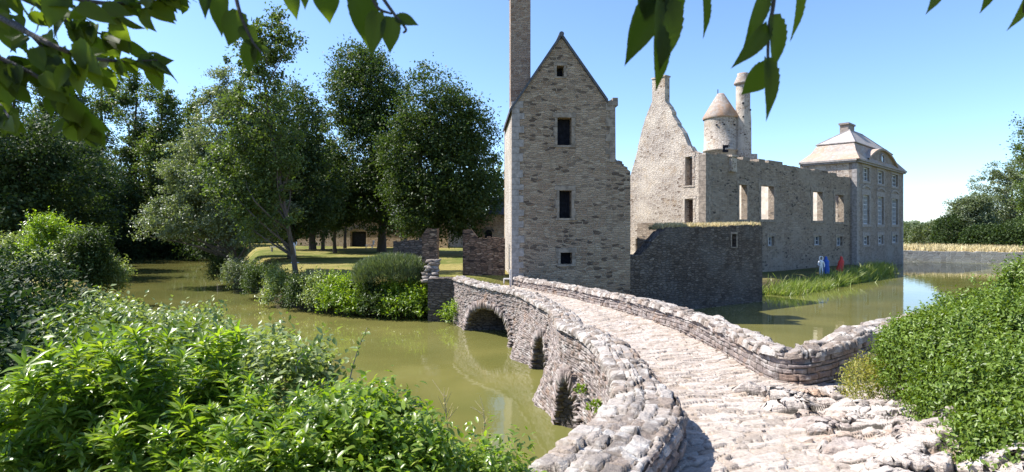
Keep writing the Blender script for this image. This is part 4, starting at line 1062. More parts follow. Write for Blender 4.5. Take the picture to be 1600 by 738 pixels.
mb = MB(); w = (co[1] - co[0]) / 2; cx_ = cp[0] + (co[0] + co[1]) / 2
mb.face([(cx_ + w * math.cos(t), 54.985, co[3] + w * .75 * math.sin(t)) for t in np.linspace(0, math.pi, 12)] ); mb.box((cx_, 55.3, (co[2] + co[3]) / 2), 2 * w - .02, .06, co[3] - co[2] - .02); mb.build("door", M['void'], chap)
mb = MB(); x0, x1 = cp[0] + 1.5, cp[0] + CLn + .3
mb.quad_auto([(x0, 54.7, zpx(335.5, 55)), (x1, 54.7, zpx(335.5, 55)), (x1, 57.5, zpx(306, 55)), (x0 + .3, 57.5, zpx(306, 55))]); mb.quad_auto([(x0, 60.3, zpx(335.5, 55)), (x1, 60.3, zpx(335.5, 55)), (x1, 57.5, zpx(306, 55)), (x0 + .3, 57.5, zpx(306, 55))]); mb.build("roof", M['slate'], chap)

fw0, fw1 = v2((49.8, 77.2)), v2((112, 55.4)); fdr = nrm(fw1 - fw0)
thing_wall("moat_wall", "long pale stone retaining wall along the far bank of the moat", "wall", fw0, fdr, np.linalg.norm(fw1 - fw0), jag([(0, 1.42), (62, 1.38)], .04, .6, 91), [], .6, -.8, M['bank'])

# ------------------------------------------------------------------ foliage
T_FAR = (np.array([(0, 0, 0), (-.5, .45, .12), (0, 1, 0), (.5, .45, .12)]), [np.array([(0, 2, 1), (0, 3, 2)])])
T_MID = (np.array([(0, 0, 0), (0, .38, -.02), (0, .74, -.06), (0, 1, -.16), (-.42, .28, .05), (-.4, .64, .02), (.42, .28, .05), (.4, .64, .02)]),
         [np.array([(0, 1, 4), (2, 3, 5), (0, 6, 1), (2, 7, 3)]), np.array([(1, 2, 5, 4), (1, 6, 7, 2)])])
T_BLADE = (np.array([(-.5, 0, 0), (.5, 0, 0), (-.42, .4, .04), (.42, .4, .04), (-.25, .75, -.04), (.25, .75, -.04), (0, 1, -.22)]), [np.array([(0, 1, 3, 2), (2, 3, 5, 4)]), np.array([(4, 5, 6)])])
def leaves(name, pos, axis, nr, L, Wd, mat, parent=None, tmpl=T_FAR, seed=0):
    r = np.random.default_rng(seed)
    axis = nrm(axis); side = nrm(np.cross(axis, nr)); nr = np.cross(side, axis)
    tv, tf = tmpl; k = len(pos)
    L = np.broadcast_to(L, (k,)); Wd = np.broadcast_to(Wd, (k,))
    V = pos[:, None] + side[:, None] * (tv[None, :, 0:1] * Wd[:, None, None]) + axis[:, None] * (tv[None, :, 1:2] * L[:, None, None]) + nr[:, None] * (tv[None, :, 2:3] * L[:, None, None])
    nv = len(tv); rv = r.random(k)
    fs, rn = [], []
    for f in tf:
        fs.append((f[None] + (np.arange(k) * nv)[:, None, None]).reshape(-1, f.shape[1])); rn.append(np.repeat(rv, len(f)))
    return mesh_arrays(name, V.reshape(-1, 3), fs, mat, parent, np.concatenate(rn))
def rdir(r, k):
    return nrm(r.normal(0, 1, (k, 3)))
def crown_points(r, lobes, ncl, per, rc, inner=.45, squash=.75):
    """clumps spread through the lobes, denser near their surface; returns leaf points and outward directions"""
    lobes = np.array(lobes, float); vol = lobes[:, 3] * lobes[:, 4] * lobes[:, 5]
    w = vol ** .75; w /= w.sum()
    li = r.choice(len(lobes), ncl, p=w); dr = rdir(r, ncl)
    rad = inner + (1.04 - inner) * r.random(ncl) ** .55
    ph = r.uniform(0, 9); rad = rad * (1 + .55 * (fbm(dr[:, 0] * 2.2 + ph + li, dr[:, 2] * 2.2 + dr[:, 1] * 1.5 + ph, 5, 3) - .44))
    cen = lobes[li, :3] + dr * lobes[li, 3:] * rad[:, None]
    ss = rc * r.uniform(.4, 1.5, ncl)
    out = nrm(dr * lobes[li, 3:])
    ci = np.repeat(np.arange(ncl), per)
    off = r.normal(0, .5, (len(ci), 3)) * ss[ci, None]; off[:, 2] *= squash
    return cen, cen[ci] + off, out[ci]
def limb(a, b, r, bend=.12, n=5):
    a, b = np.array(a, float), np.array(b, float); t = np.linspace(0, 1, n)[:, None]; L = np.linalg.norm(b - a)
    off = r.normal(0, bend * L, 3); off[2] = abs(off[2]) * .5
    return a * (1 - t) + b * t + off * (np.sin(t * np.pi))
def tree(name, label, base, height, lobes, mat, leaf=.26, ncl=260, per=60, rc=.9, trunk_r=.3, bark='bark', seed=0, group=None, lean=(0, 0), nlimb=16, droop=.2, inner=.45, squash=.75, aspect=.62, trunk_top=.7, cat="tree", extra=None):
    r = np.random.default_rng(seed); base = np.array(base, float)
    root = empty(name, tuple(base), label, cat, group)
    lob = [(base[0] + l[0], base[1] + l[1], base[2] + l[2], l[3], l[4], l[5]) for l in lobes]
    cen, p, out = crown_points(r, lob, ncl, per, rc, inner, squash)
    k = len(p); ax = nrm(out * .6 + r.normal(0, .7, (k, 3)) - np.array([0, 0, droop])); nn = nrm(np.array([0, 0, .7]) + out * .5 + r.normal(0, .55, (k, 3)))
    lf = leaf * r.uniform(.65, 1.3, k)
    leaves("crown", p, ax, nn, lf, lf * aspect, M[mat], root, T_FAR, seed)
    mb = MB(); top = base + np.array([lean[0], lean[1], height * trunk_top]); t = np.linspace(0, 1, 8)[:, None]
    pts = base + (top - base) * t + np.c_[np.sin(t * 5 + seed) * .12 * trunk_r * 4, np.cos(t * 4 + seed) * .1 * trunk_r * 4, 0 * t]; pts[0, 2] -= .4
    mb.tube(pts, trunk_r * (1.0 - .75 * t[:, 0]) * np.where(t[:, 0] < .05, 1.35, 1), 9)
    for q in r.choice(len(cen), min(nlimb, len(cen)), replace=False):
        h = np.clip((cen[q][2] - base[2]) / max(.1, (top - base)[2]) - .22, .12, .97); a = base + (top - base) * h
        rr = trunk_r * (1 - .75 * h) * .5; pl = limb(a, cen[q], r); mb.tube(pl, np.linspace(rr, rr * .2, len(pl)), 6)
    mb.build("trunk", M[bark], root)
    return root
def bush(name, label, lobes, mat, n=4000, leaf=.1, aspect=.4, seed=0, style='random', group=None, cat="shrub", up=.5, fill=.25, tmpl=T_MID, spread=.5, stems=0, ground=None, lumpy=0, shoots=0, face=0.0, shrink=.82):
    """lobes (x,y,z,rx,ry,rz) in world units"""
    r = np.random.default_rng(seed); lob = np.array(lobes, float)
    if lumpy:
        ex = []
        for l in lob:
            for q in range(lumpy):
                dq = nrm(r.normal(0, 1, 3) + np.array([0, -.3, .55])); sc_ = r.uniform(.22, .44)
                ex.append([*(l[:3] + dq * l[3:] * r.uniform(.7, 1.0)), *(l[3:] * sc_ * r.uniform(.8, 1.25, 3))])
        lob = np.vstack([lob * np.array([1, 1, 1, shrink, shrink, shrink * .96]), ex])
    root = empty(name, (lob[0][0], lob[0][1], float(ground_h(np.array([lob[0][0]]), np.array([lob[0][1]]))[0]) if ground is None else ground), label, cat, group)
    area = (lob[:, 3] * lob[:, 4] + lob[:, 3] * lob[:, 5] + lob[:, 4] * lob[:, 5]); w = area / area.sum()
    per = 8 if style == 'whorl' else (5 if style == 'spray' else 1)
    k = n // per; li = r.choice(len(lob), int(k * 1.6), p=w); dr = rdir(r, len(li)); dr[:, 2] = np.where(dr[:, 2] < -.35, -dr[:, 2], dr[:, 2])
    rad = np.where(r.random(len(li)) < fill, r.uniform(.35, .9, len(li)), r.normal(.98, .07, len(li)) + .10 * (fbm(dr[:, 0] * 3 + li, dr[:, 1] * 3 + dr[:, 2] * 2, seed) - .45) * 2)
    p = lob[li, :3] + dr * lob[li, 3:] * rad[:, None]
    inside = np.zeros(len(p), int)
    for l in lob: inside += ((((p - l[:3]) / l[3:]) ** 2).sum(1) < .72 ** 2)
    keep = (inside == 0) | (r.random(len(p)) < fill); p, dr, li = p[keep][:k], dr[keep][:k], li[keep][:k]; out = nrm(dr / lob[li, 3:])
    if shoots:
        q = np.argsort(-(p[:, 2] + r.normal(0, .25, len(p)) * lob[0][5] - .15 * p[:, 1]))[:shoots * 4]; q = r.choice(q, min(shoots, len(q)), replace=False)
        sd_ = nrm(np.array([0, 0, 1.0]) + out[q] * .35 + r.normal(0, .22, (len(q), 3))); sl = r.uniform(.6, 2.6, len(q)) * leaf
        ts = (.45, .7, .9, 1.0) if style == 'whorl' else (.15, .3, .45, .6, .75, .9, 1.0)
        p = np.concatenate([p] + [p[q] + sd_ * (sl * t_)[:, None] * (1.0 if style == 'whorl' else 1.7) for t_ in ts]); out = np.concatenate([out] + [sd_] * len(ts))
    k = len(p)
    if style == 'whorl':
        ax0 = nrm(out * .7 + np.array([0, 0, up]) + r.normal(0, .25, (k, 3))); h = nrm(np.cross(ax0, r.normal(0, 1, (k, 3)))); h2 = np.cross(ax0, h)
        P, AX, NR, LL = [], [], [], []
        sz = leaf * r.uniform(.7, 1.25, k)
        for j in range(per):
            a = 2.4 * j + r.uniform(-.3, .3, k); el = np.where(j < 5, .35, .95) + r.normal(0, .18, k)
            rad_ = h * np.cos(a)[:, None] + h2 * np.sin(a)[:, None]
            AX.append(rad_ * np.cos(el)[:, None] + ax0 * np.sin(el)[:, None]); NR.append(ax0 * np.cos(el)[:, None] - rad_ * np.sin(el)[:, None]); P.append(p - ax0 * (.02 * (j < 5))); LL.append(sz * (1.0 if j < 5 else .7) * r.uniform(.8, 1.15, k))
        p, ax, nn, ll = np.concatenate(P), np.concatenate(AX), np.concatenate(NR), np.concatenate(LL)
    elif style == 'spray':
        tdir = nrm(out * .6 + np.array([0, 0, up]) + r.normal(0, .5, (k, 3))); P, AX, NR = [], [], []
        for j in range(per):
            pj = p + tdir * (leaf * .75 * j); P.append(pj); sd = nrm(np.cross(tdir, r.normal(0, 1, (k, 3)) + out * 3 * face)); AX.append(nrm(tdir * .5 + sd + r.normal(0, .2, (k, 3)))); NR.append(nrm(np.array([0, 0, .8 * (1 - face)]) + out * (.4 + face) + r.normal(0, .3, (k, 3))))
        p, ax, nn = np.concatenate(P), np.concatenate(AX), np.concatenate(NR); ll = leaf * r.uniform(.65, 1.25, len(p))
    elif style == 'spike':
        ax = nrm(out * .55 + np.array([0, 0, up]) + r.normal(0, spread * .5, (k, 3))); nn = rdir(r, k); ll = leaf * r.uniform(.5, 1.3, k)
    else:
        ax = nrm(out * .5 + r.normal(0, spread, (k, 3)) + np.array([0, 0, up * .4])); nn = nrm(out * .8 + np.array([0, 0, .5]) + r.normal(0, .5, (k, 3))); ll = leaf * r.uniform(.6, 1.3, k)
    leaves("foliage", p, ax, nn, ll, ll * aspect, M[mat], root, tmpl, seed)
    mb = MB()
    for q in range(stems):
        l = lob[r.integers(len(lob))]; a = np.array([l[0] + r.normal(0, .15), l[1] + r.normal(0, .15), l[2] - l[5] * .95]); b = np.array([l[0] + r.normal(0, .45) * l[3], l[1] + r.normal(0, .45) * l[4], l[2] + l[5] * .6])
        rr = .012 + .02 * l[5]; mb.tube(limb(a, b, r, .1), np.linspace(rr, rr * .3, 5), 6)
    mb.build("stem", M['twig'], root)
    return root

# --- lindens on the lawn
def gz(x, y):
    return float(ground_h(np.array([x], float), np.array([y], float))[0])
def base_at(px, d):
    x = (px - CX) / F * d; return (x, d, gz(x, d))
tree("linden_tree", "tall dense linden with rounded top, first of the two dark crowns beside the gatehouse", base_at(594, 60), 21,
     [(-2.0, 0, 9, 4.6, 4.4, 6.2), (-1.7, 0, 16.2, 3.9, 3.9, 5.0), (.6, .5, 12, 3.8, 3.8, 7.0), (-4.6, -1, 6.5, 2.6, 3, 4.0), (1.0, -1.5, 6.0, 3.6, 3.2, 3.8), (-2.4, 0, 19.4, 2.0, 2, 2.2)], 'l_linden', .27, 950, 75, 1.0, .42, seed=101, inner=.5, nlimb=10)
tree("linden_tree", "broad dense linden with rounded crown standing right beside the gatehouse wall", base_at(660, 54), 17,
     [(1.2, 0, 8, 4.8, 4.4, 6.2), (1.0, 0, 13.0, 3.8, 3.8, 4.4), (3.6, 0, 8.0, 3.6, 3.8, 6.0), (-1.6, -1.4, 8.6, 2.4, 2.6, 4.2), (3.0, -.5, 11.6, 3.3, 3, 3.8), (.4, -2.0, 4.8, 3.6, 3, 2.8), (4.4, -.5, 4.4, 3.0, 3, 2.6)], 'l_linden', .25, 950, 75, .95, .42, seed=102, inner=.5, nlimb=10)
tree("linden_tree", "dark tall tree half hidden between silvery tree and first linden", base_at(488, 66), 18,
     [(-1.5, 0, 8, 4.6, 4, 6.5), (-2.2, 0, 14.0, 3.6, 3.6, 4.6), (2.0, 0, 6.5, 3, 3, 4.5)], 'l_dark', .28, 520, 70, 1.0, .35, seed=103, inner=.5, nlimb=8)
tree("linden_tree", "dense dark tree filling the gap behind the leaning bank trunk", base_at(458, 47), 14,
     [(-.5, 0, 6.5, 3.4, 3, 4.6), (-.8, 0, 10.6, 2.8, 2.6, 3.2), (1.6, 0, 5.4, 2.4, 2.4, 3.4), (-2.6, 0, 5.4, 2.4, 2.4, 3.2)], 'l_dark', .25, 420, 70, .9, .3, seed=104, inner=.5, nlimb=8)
for k, (px, d, hh) in enumerate(((524, 58, 7), (540, 70, 9), (505, 63, 8))):
    tree("lawn_tree", ["slim dark tree on the lawn edge before the farm building", "dark lawn tree directly in front of the farm doorway", "stout dark tree at the shady end of the lawn"][k], base_at(px, d), hh,
         [(0, 0, hh * .72, 2.6, 2.4, hh * .34), (-1.2, 0, hh * .6, 2.0, 2, 2.0)], 'l_dark', .26, 150, 60, .8, .2, seed=110 + k, group="trees on the castle lawn", nlimb=6)
# --- tall slender tree with leaning trunk, silvery tree
tree("bank_tree", "tall slender tree with leaning bare trunk rising from the island bank", (*base_at(465, 35)[:2], 1.0), 17.6,
     [(-2.6, .5, 13.6, 1.6, 1.6, 2.6), (-1.3, .3, 15.2, 1.4, 1.4, 1.8), (-2.8, 0, 10.0, 2.0, 1.6, 2.4), (-3.6, 0, 7.0, 1.9, 1.6, 2.4), (-2.4, 0, 5.0, 1.7, 1.5, 2.0), (-.8, 0, 4.0, 1.0, 1, 1.2), (-1.2, 0, 8.0, 1.3, 1.3, 2.5)], 'l_poplar', .19, 330, 75, .5, .15, 'bark', 121, lean=(-2.6, .4), nlimb=30, trunk_top=.86, inner=.3)
tree("silver_tree", "silvery leaved spreading tree whose low branches hang over the green water", (*base_at(372, 45)[:2], .6), 15,
     [(-1.2, 0, 11.0, 2.4, 2.4, 3.4), (-.6, 0, 14.2, 1.7, 1.7, 2.2), (-2.8, -.5, 8.0, 2.8, 2.4, 3.0), (.8, 0, 8.5, 2.8, 2.4, 3.6), (-4.0, -1.0, 4.6, 2.4, 2.0, 1.7), (-5.6, -1, 3.9, 1.3, 1.4, .9), (1.6, -1, 4.4, 2.6, 2, 2.2), (-1.2, -1.4, 5.4, 2.6, 2, 2.0), (3.2, -1, 6.0, 1.8, 1.8, 2.4)], 'l_silver', .2, 620, 120, .62, .26, 'bark', 122, lean=(-1.5, 0), nlimb=34, inner=.45, squash=.55, aspect=.5)
tree("silver_tree", "thin double of the silvery tree growing just behind it", (*base_at(345, 52)[:2], .8), 12,
     [(-1.0, 0, 8, 2.6, 2.4, 3.8), (1.2, 0, 6.0, 2.8, 2.4, 3.0), (-.4, 0, 11.4, 1.6, 1.6, 2.0)], 'l_poplar', .2, 260, 60, .75, .2, 'bark', 123, nlimb=16)
# --- poplars and understorey across the moat
r = np.random.default_rng(7)
pop = [(20, 80, 22, "tall poplar at the dark edge of the far wood"), (75, 92, 27, "tall airy poplar with bare forked stem against the sky gap"), (118, 84, 25, "poplar with pale straight trunk behind the round bank shrubs"), (160, 96, 26, "slim poplar near the middle of the far wood"),
       (212, 92, 27.5, "tallest poplar carrying dark mistletoe balls"), (250, 88, 25, "full leafed poplar next to the mistletoe tree"), (292, 97, 22, "low poplar beside the silvery tree"), (-30, 70, 21, "broad poplar cut by the edge of the picture")]
for k, (px, d, hh, lab) in enumerate(pop):
    lob = []; hh *= 1.13
    for j in range(9):
        t = .36 + .64 * (j / 8); w = (2.9 * (1 - .55 * abs(t - .55) / .45)) * (1.15 if k in (4, 5) else 1)
        lob.append((r.normal(0, 1.2), r.normal(0, 1.0), hh * t * .96, w * r.uniform(.6, 1), w * .8, hh * .085 * r.uniform(.8, 1.3)))
    o = tree("poplar_tree", lab, base_at(px, d), hh, lob, 'l_poplar', .36, 300 if k != 5 else 380, 46, .95, .36, 'bark', 130 + k, "tall poplars across the moat", nlimb=22, trunk_top=.95, inner=.2)
    if k == 4:
        for dx in (4, 6, 7):
            c = np.array(base_at(px, d)) + np.array(lob[dx][:3]) + np.array([(.9, 1.0, -.8)[dx % 3], -1.4, .1]); q = rdir(np.random.default_rng(int(dx)), 500); ob = leaves("mistletoe", c + q * np.array([.62, .62, .58]) * np.random.default_rng(3).uniform(.4, 1, (500, 1)), q, rdir(np.random.default_rng(4), 500), .3, .12, M['l_dark'], o)
und = [(-20, 62), (40, 70), (95, 76), (140, 82), (185, 86), (230, 90), (275, 92), (310, 88), (345, 80), (400, 98), (440, 96), (15, 52)]
ulab = ["dark thicket tree at the picture edge behind the shrubs", "dark thicket tree below the first poplar", "dark thicket tree under the forked poplar", "dark thicket tree beside the pale poplar trunk", "dark thicket tree where the moat bends away", "dark thicket tree under the mistletoe poplar", "dark thicket tree at the moat's far end", "dark thicket tree next to the silvery tree", "dark thicket tree straight behind the silvery tree",
        "dark thicket tree behind the leaning trunk", "dark thicket tree closing the lawn", "dark low thicket tree hanging over the bank shrubs"]
for k, (px, d) in enumerate(und):
    hh = r.uniform(10, 13.5) if k not in (9, 10) else 11
    lob = [(r.normal(0, 2), r.normal(0, 1), hh * t, r.uniform(3, 4.2), 3, hh * .2) for t in (.16, .3, .45, .6, .74, .84)]
    tree("thicket_tree", ulab[k], base_at(px, d), hh, lob, 'l_dark', .36, 250, 50, 1.1, .25, 'bark', 150 + k, "dark trees of the far wood", nlimb=8, inner=.3)
for k, (x_, y_, hh, lab) in enumerate(((-43.5, 51, 12.5, "dark leaning shore tree right behind the round shrubs"), (-47, 62, 13, "dark shore tree shading the bend of the moat"), (-56, 76, 14, "dark shore tree at the far corner of the bend"))):
    lob = [(r.normal(0, 1) + 1.2 * t, r.normal(0, 1), hh * t, r.uniform(3, 4), 3, hh * .2) for t in (.2, .36, .52, .68, .82)]
    tree("shore_tree", lab, (x_, y_, gz(x_, y_)), hh, lob, 'l_dark', .3, 260, 55, 1.0, .25, 'bark', 190 + k, "dark trees on the outer shore", nlimb=8, inner=.3)
rr_ = np.random.default_rng(15); k = 42000
X = rr_.uniform(-170, 5, k); Yw = 108 + rr_.uniform(0, 14, k) - .18 * (X + 80); hz = 3 + 13 * rr_.random(k) ** 1.1 * (.55 + .8 * fbm(X * .08, X * 0, 4)); hz = hz * rr_.uniform(0.1, 1, k)
p = np.c_[X, Yw, 2 + hz]; tag(leaves("far_wood", p, rdir(rr_, k), rdir(rr_, k), .95, .75, M['l_dark'], None, T_FAR, 5), kind="stuff")
# --- right hand trees, hedges, straw
tree("oak_tree", "large silvery oak with airy crown on the far field", base_at(1582, 96), 15, [(0, 0, 9.0, 5.6, 4.5, 4.4), (1.0, 0, 12.4, 4.0, 3.6, 2.8), (-3.4, 0, 6.6, 3.2, 3, 3.0), (5, 0, 9, 4.5, 4, 4), (2.0, 0, 4.0, 5.5, 4, 2.6)], 'l_oak', .32, 420, 60, .9, .4, 'bark', 171, nlimb=26, inner=.3)
tree("oak_tree", "smaller round oak between straw grass and the large silvery oak", base_at(1516, 92), 9.0, [(0, 0, 5.6, 3.2, 3, 2.4), (-1.2, 0, 3.0, 2.6, 2.4, 2.0), (1.6, 0, 3.4, 2.6, 2.4, 2.2), (.6, 0, 6.8, 2.0, 2, 1.6)], 'l_oak', .3, 300, 60, .8, .3, 'bark', 172, nlimb=14, inner=.35)
tree("ash_tree", "tall leafy tree cut off by the picture edge above the oak", base_at(1648, 62), 22, [(0, 0, 12, 3.4, 3, 3.2), (-.6, 0, 16, 2.8, 3, 3.0), (-3.0, 0, 10, 1.5, 1.5, 1.3), (-2.6, 0, 14.4, 1.5, 1.4, .9), (1, 0, 18.5, 2.5, 2.5, 2.2), (-2.9, 0, 17.6, 1.2, 1, .8), (-1.2, 0, 7.6, 2.2, 2, 2)], 'l_poplar', .24, 330, 55, .7, .35, 'bark', 173, nlimb=24, inner=.3)
for k, (px, d, rx, rz, mt, lab) in enumerate(((1426, 104, 2.4, 2.1, 'l_oak', "low hedge bush just clear of the pavilion"), (1447, 100, 2.6, 2.3, 'l_yellow', "yellowish hedge bush on the far field"), (1466, 98, 2.4, 2.7, 'l_oak', "dull green hedge bush before the small oak"), (1486, 92, 2.6, 3.2, 'l_dark', "dark round hedge bush under the small oak"), (1540, 88, 3.2, 2.2, 'l_dark', "dark hedge bush between the two oaks"), (1572, 86, 3.2, 2.0, 'l_dark', "dark hedge bush below the silvery oak"), (1610, 84, 4, 3.0, 'l_dark', "dark hedge bush running out of the picture"))):
    x, y, z = base_at(px, d)
    if mt == 'l_yellow': mt = 'l_spike'
    bush("hedge_bush", lab, [(x, y, z + rz * .55, rx, rx * .8, rz), (x + rx * .8, y, z + rz * .3, rx * .8, rx * .7, rz * .75)], mt, 5200, .34, .6, 180 + k, 'random', "hedge bushes on the far field", up=.3, tmpl=T_FAR)
rr_ = np.random.default_rng(16); k = 20000; X = rr_.uniform(49.5, 100, k); Yw = 78.2 - .351 * (X - 49.8) + rr_.uniform(0, 1, k) ** 1.3 * 20; Zg = ground_h(X, Yw); p = np.c_[X, Yw, Zg - .05]
ax = nrm(np.c_[rr_.normal(0, .35, k), rr_.normal(0, .35, k), np.ones(k)]); tag(leaves("straw_grass", p, ax, rdir(rr_, k), rr_.uniform(.35, 1.0, k), .09, M['straw'], None, T_BLADE, 6), kind="stuff")
rr_ = np.random.default_rng(17); k = 14000; X = rr_.uniform(70, 260, k); Yw = 150 + rr_.uniform(0, 12, k); p = np.c_[X, Yw, 2.4 + rr_.random(k) ** 1.2 * (2.5 + 3.5 * fbm(X * .07, X * 0, 6))]; tag(leaves("far_treeline", p, rdir(rr_, k), rdir(rr_, k), 1.1, .8, M['l_oak'], None, T_FAR, 7), kind="stuff")
# dry grass on the bastion
rr_ = np.random.default_rng(18); k = 7000; u = rr_.uniform(2.6, EL, k); t = rr_.uniform(.1, 1.2, k); q = E0[None] + ED[None] * u[:, None] + EB[None] * t[:, None]; zt = np.interp(u, [a_[0] for a_ in px_prof([(985.5, 402), (1036, 360), (1046, 355), (1110, 355), (1191, 353)], E0, ED)], [a_[1] for a_ in px_prof([(985.5, 402), (1036, 360), (1046, 355), (1110, 355), (1191, 353)], E0, ED)])
gr = leaves("wall_grass", np.c_[q, zt - .05], nrm(np.c_[rr_.normal(0, .5, k), rr_.normal(0, .5, k), np.ones(k)]), rdir(rr_, k), rr_.uniform(.12, .38, k), .05, M['straw'], None, T_BLADE, 8); tag(gr, kind="stuff")

# --- island bank plants
x, y, z = base_at(612, 30.2)
bush("spiky_bush", "round grey green bush of fine upright shoots above the bank by the gateway pillar", [(x, y, 2.15, 1.75, 1.3, .85), (x - .7, y, 2.0, 1.3, 1.1, .75), (x + .9, y + .1, 2.1, 1.1, 1, .8)], 'l_spike', 17000, .26, .09, 201, 'spike', up=.9, spread=.7, tmpl=T_BLADE, fill=.3)
bank = [(655, 28.9, .8, 0.54, 'l_bright', "leafy bright plant at the foot of the dark abutment"), (622, 29.0, .8, 0.43, 'l_bright', "fern like plant hanging to the water below the spiky bush"), (590, 29.3, .9, 0.47, 'l_linden', "dark bank plant under the spiky bush"), (556, 30.0, .9, 0.50, 'l_bright', "sunlit yellow green bank plant beside the spiky bush"), (525, 30.4, .9, 0.58, 'l_bright', "tallest sunlit bank plant along the island shore"),
        (497, 31.2, .9, 0.58, 'l_pale', "pale leaved bank plant by the leaning trunk"), (470, 32.0, .9, 0.58, 'l_linden', "dark leaved bank plant at the foot of the leaning trunk"), (440, 33.6, 1.1, 0.90, 'l_pale', "pale bushy bank plant just past the leaning trunk"), (408, 36.5, 1.3, 0.99, 'l_linden', "dark bank plant overhanging the tree shadows"), (378, 40.5, 1.4, 1.08, 'l_silver', "silvery bank plant below the spreading tree"), (352, 45.0, 1.4, 1.08, 'l_dark', "dark bank plant at the bend of the shore")]
for k, (px, d, rx, rz, mt, lab) in enumerate(bank):
    x = (px - CX) / F * d
    bush("bank_plant", lab, [(x, d, .3 + rz * .35, rx * .85, .7, rz * .85), (x + rx * .6, d + .6, .55 + rz * .3, rx * .65, .7, rz * .65), (x - rx * .5, d + .9, .8 + rz * .2, rx * .65, .7, rz * .6)], mt, 4200, .17, .42, 210 + k, 'spray', "plants along the island bank", up=.4, tmpl=T_FAR, lumpy=3, shoots=40)
bush("bridge_fern", "small green plant growing at the waterline where the bridge leaves the abutment", [(-2.55, 27.5, .35, .42, .3, .4), (-2.9, 27.6, .25, .3, .3, .3)], 'l_bright', 900, .16, .35, 230, 'spray', up=.4, tmpl=T_FAR, ground=0.0)
for k, (s_, z_) in enumerate(((np.interp(-11.4, -LC[:, 1], LS), 1.35), (np.interp(-9.9, -LC[:, 1], LS), 1.5))):
    P, Nn = Lat(np.array([s_])); P = P[0]; Nn = Nn[0]
    bush("wall_plant", ["tiny green weed rooted in the bridge wall just above an arch", "tiny pale weed rooted in the bridge wall towards its broken end"][k], [(P[0] + Nn[0] * .12, P[1] + Nn[1] * .12, z_, .10, .10, .09)], 'l_bright', 70, .08, .6, 235 + k, 'random', "weeds in the bridge wall", stems=1, ground=z_)
# --- shrubs on the outer bank across the bend
sh = [(55, 33, 1.5, 1.9, 'l_pale', 'random', "pale airy shrub, outermost of the round clump on the far bend"), (98, 32, 1.6, 2.2, 'l_bright', 'random', "tall bright green shrub topping the round clump"), (128, 31, 1.35, 1.75, 'l_linden', 'random', "dark rounded shrub in the middle of the clump"), (160, 33, 1.1, 1.2, 'l_pale', 'random', "low pale shrub of the clump touching the open water"), (72, 30, 1.3, 1.2, 'l_pale', 'random', "short pale shrub in front of the round clump")]
for k, (px, d, rx, rz, mt, stl, lab) in enumerate(sh):
    x = (px - CX) / F * d; z0 = .2
    hh = [3.6, 4.2, 3.5, 2.2, 2.2][k]
    bush("round_shrub", lab, [(x, d, z0 + hh * .42, rx, rx * .9, hh * .45), (x - .4, d, z0 + hh * .66, rx * .8, rx * .7, hh * .34), (x + .5, d - .2, z0 + hh * .58, rx * .65, rx * .7, hh * .33)], mt, 9000, .17, .45, 240 + k, 'spray', "shrub clump on the far bend", up=.7, tmpl=T_FAR, lumpy=5, shoots=120)
# --- reeds below the hall
rr_ = np.random.default_rng(19); k = 9000
t = rr_.random(k); SL = np.array([(17.6, 39.0), (22.6, 43.4), (28, 48.6), (34, 55.0), (38.9, 61)]); sp = np.r_[0, np.cumsum(np.linalg.norm(np.diff(SL, axis=0), axis=1))]
q = np.stack([np.interp(t * sp[-1], sp, SL[:, j]) for j in range(2)], 1); dcl = np.floor(t * 46) ; off = rr_.normal(0, .5, k) - .15; q = q + np.c_[-off * .7, off * .7]
Zg = np.maximum(ground_h(q[:, 0], q[:, 1]), .02); cl = np.random.default_rng(3).uniform(.5, 1.2, 60)[dcl.astype(int)]
ax = nrm(np.c_[rr_.normal(.25, .5, k), rr_.normal(-.25, .5, k), np.ones(k)]); tag(leaves("reeds", np.c_[q, Zg - .05], ax, rdir(rr_, k), rr_.uniform(.5, 1.35, k) * cl, .05, M['l_reed'], None, T_BLADE, 9), kind="stuff")

# ------------------------------------------------------------------ painted figures by the moat and on the lawn
def fig_skin(name, pts, edges, rads, mat, label, cat="sculpture", group=None):
    me = bpy.data.meshes.new(name); me.from_pydata([tuple(p) for p in pts], edges, []); o = bpy.data.objects.new(name, me); link(o)
    md = o.modifiers.new("skin", 'SKIN'); sv = me.skin_vertices[0].data
    for v, r_ in zip(sv, rads): v.radius = (r_, r_)
    sv[0].use_root = True
    o.modifiers.new("sub", 'SUBSURF').levels = 1; me.materials.append(M[mat]); return tag(o, label, cat, group)
zf = gz(*W(1283, 400, 48.5)[:2])
def human(x, y, z, h, arm=.3):
    s = h / 1.8
    P = [(0, 0, .95), (0, 0, 1.25), (0, 0, 1.48), (0, 0, 1.58), (.2, 0, 1.44), (.3, 0, 1.15), (.25, -.12, .92), (-.2, 0, 1.44), (-.3, 0, 1.15), (-.16, -.16, 1.05), (.1, 0, .9), (.12, 0, .5), (.12, 0, .06), (.12, -.12, .03), (-.1, 0, .9), (-.12, 0, .5), (-.12, 0, .06), (-.12, -.12, .03)]
    E = [(0, 1), (1, 2), (2, 3), (2, 4), (4, 5), (5, 6), (2, 7), (7, 8), (8, 9), (0, 10), (10, 11), (11, 12), (12, 13), (0, 14), (14, 15), (15, 16), (16, 17)]
    R = [.13, .13, .12, .06, .08, .055, .045, .08, .055, .045, .09, .07, .05, .04, .09, .07, .05, .04]
    return [(x + a * s, y + b * s, z + c * s) for a, b, c in P], E, [q * s for q in R]
a = W(1283, 400, 48.5); P_, E_h, R_h = human(a[0], a[1], zf, 1.6)
wf = fig_skin("white_figure", P_, E_h, R_h, 'white', "white standing human figure with ring shaped head on the reedy bank", group="painted figures by the moat")
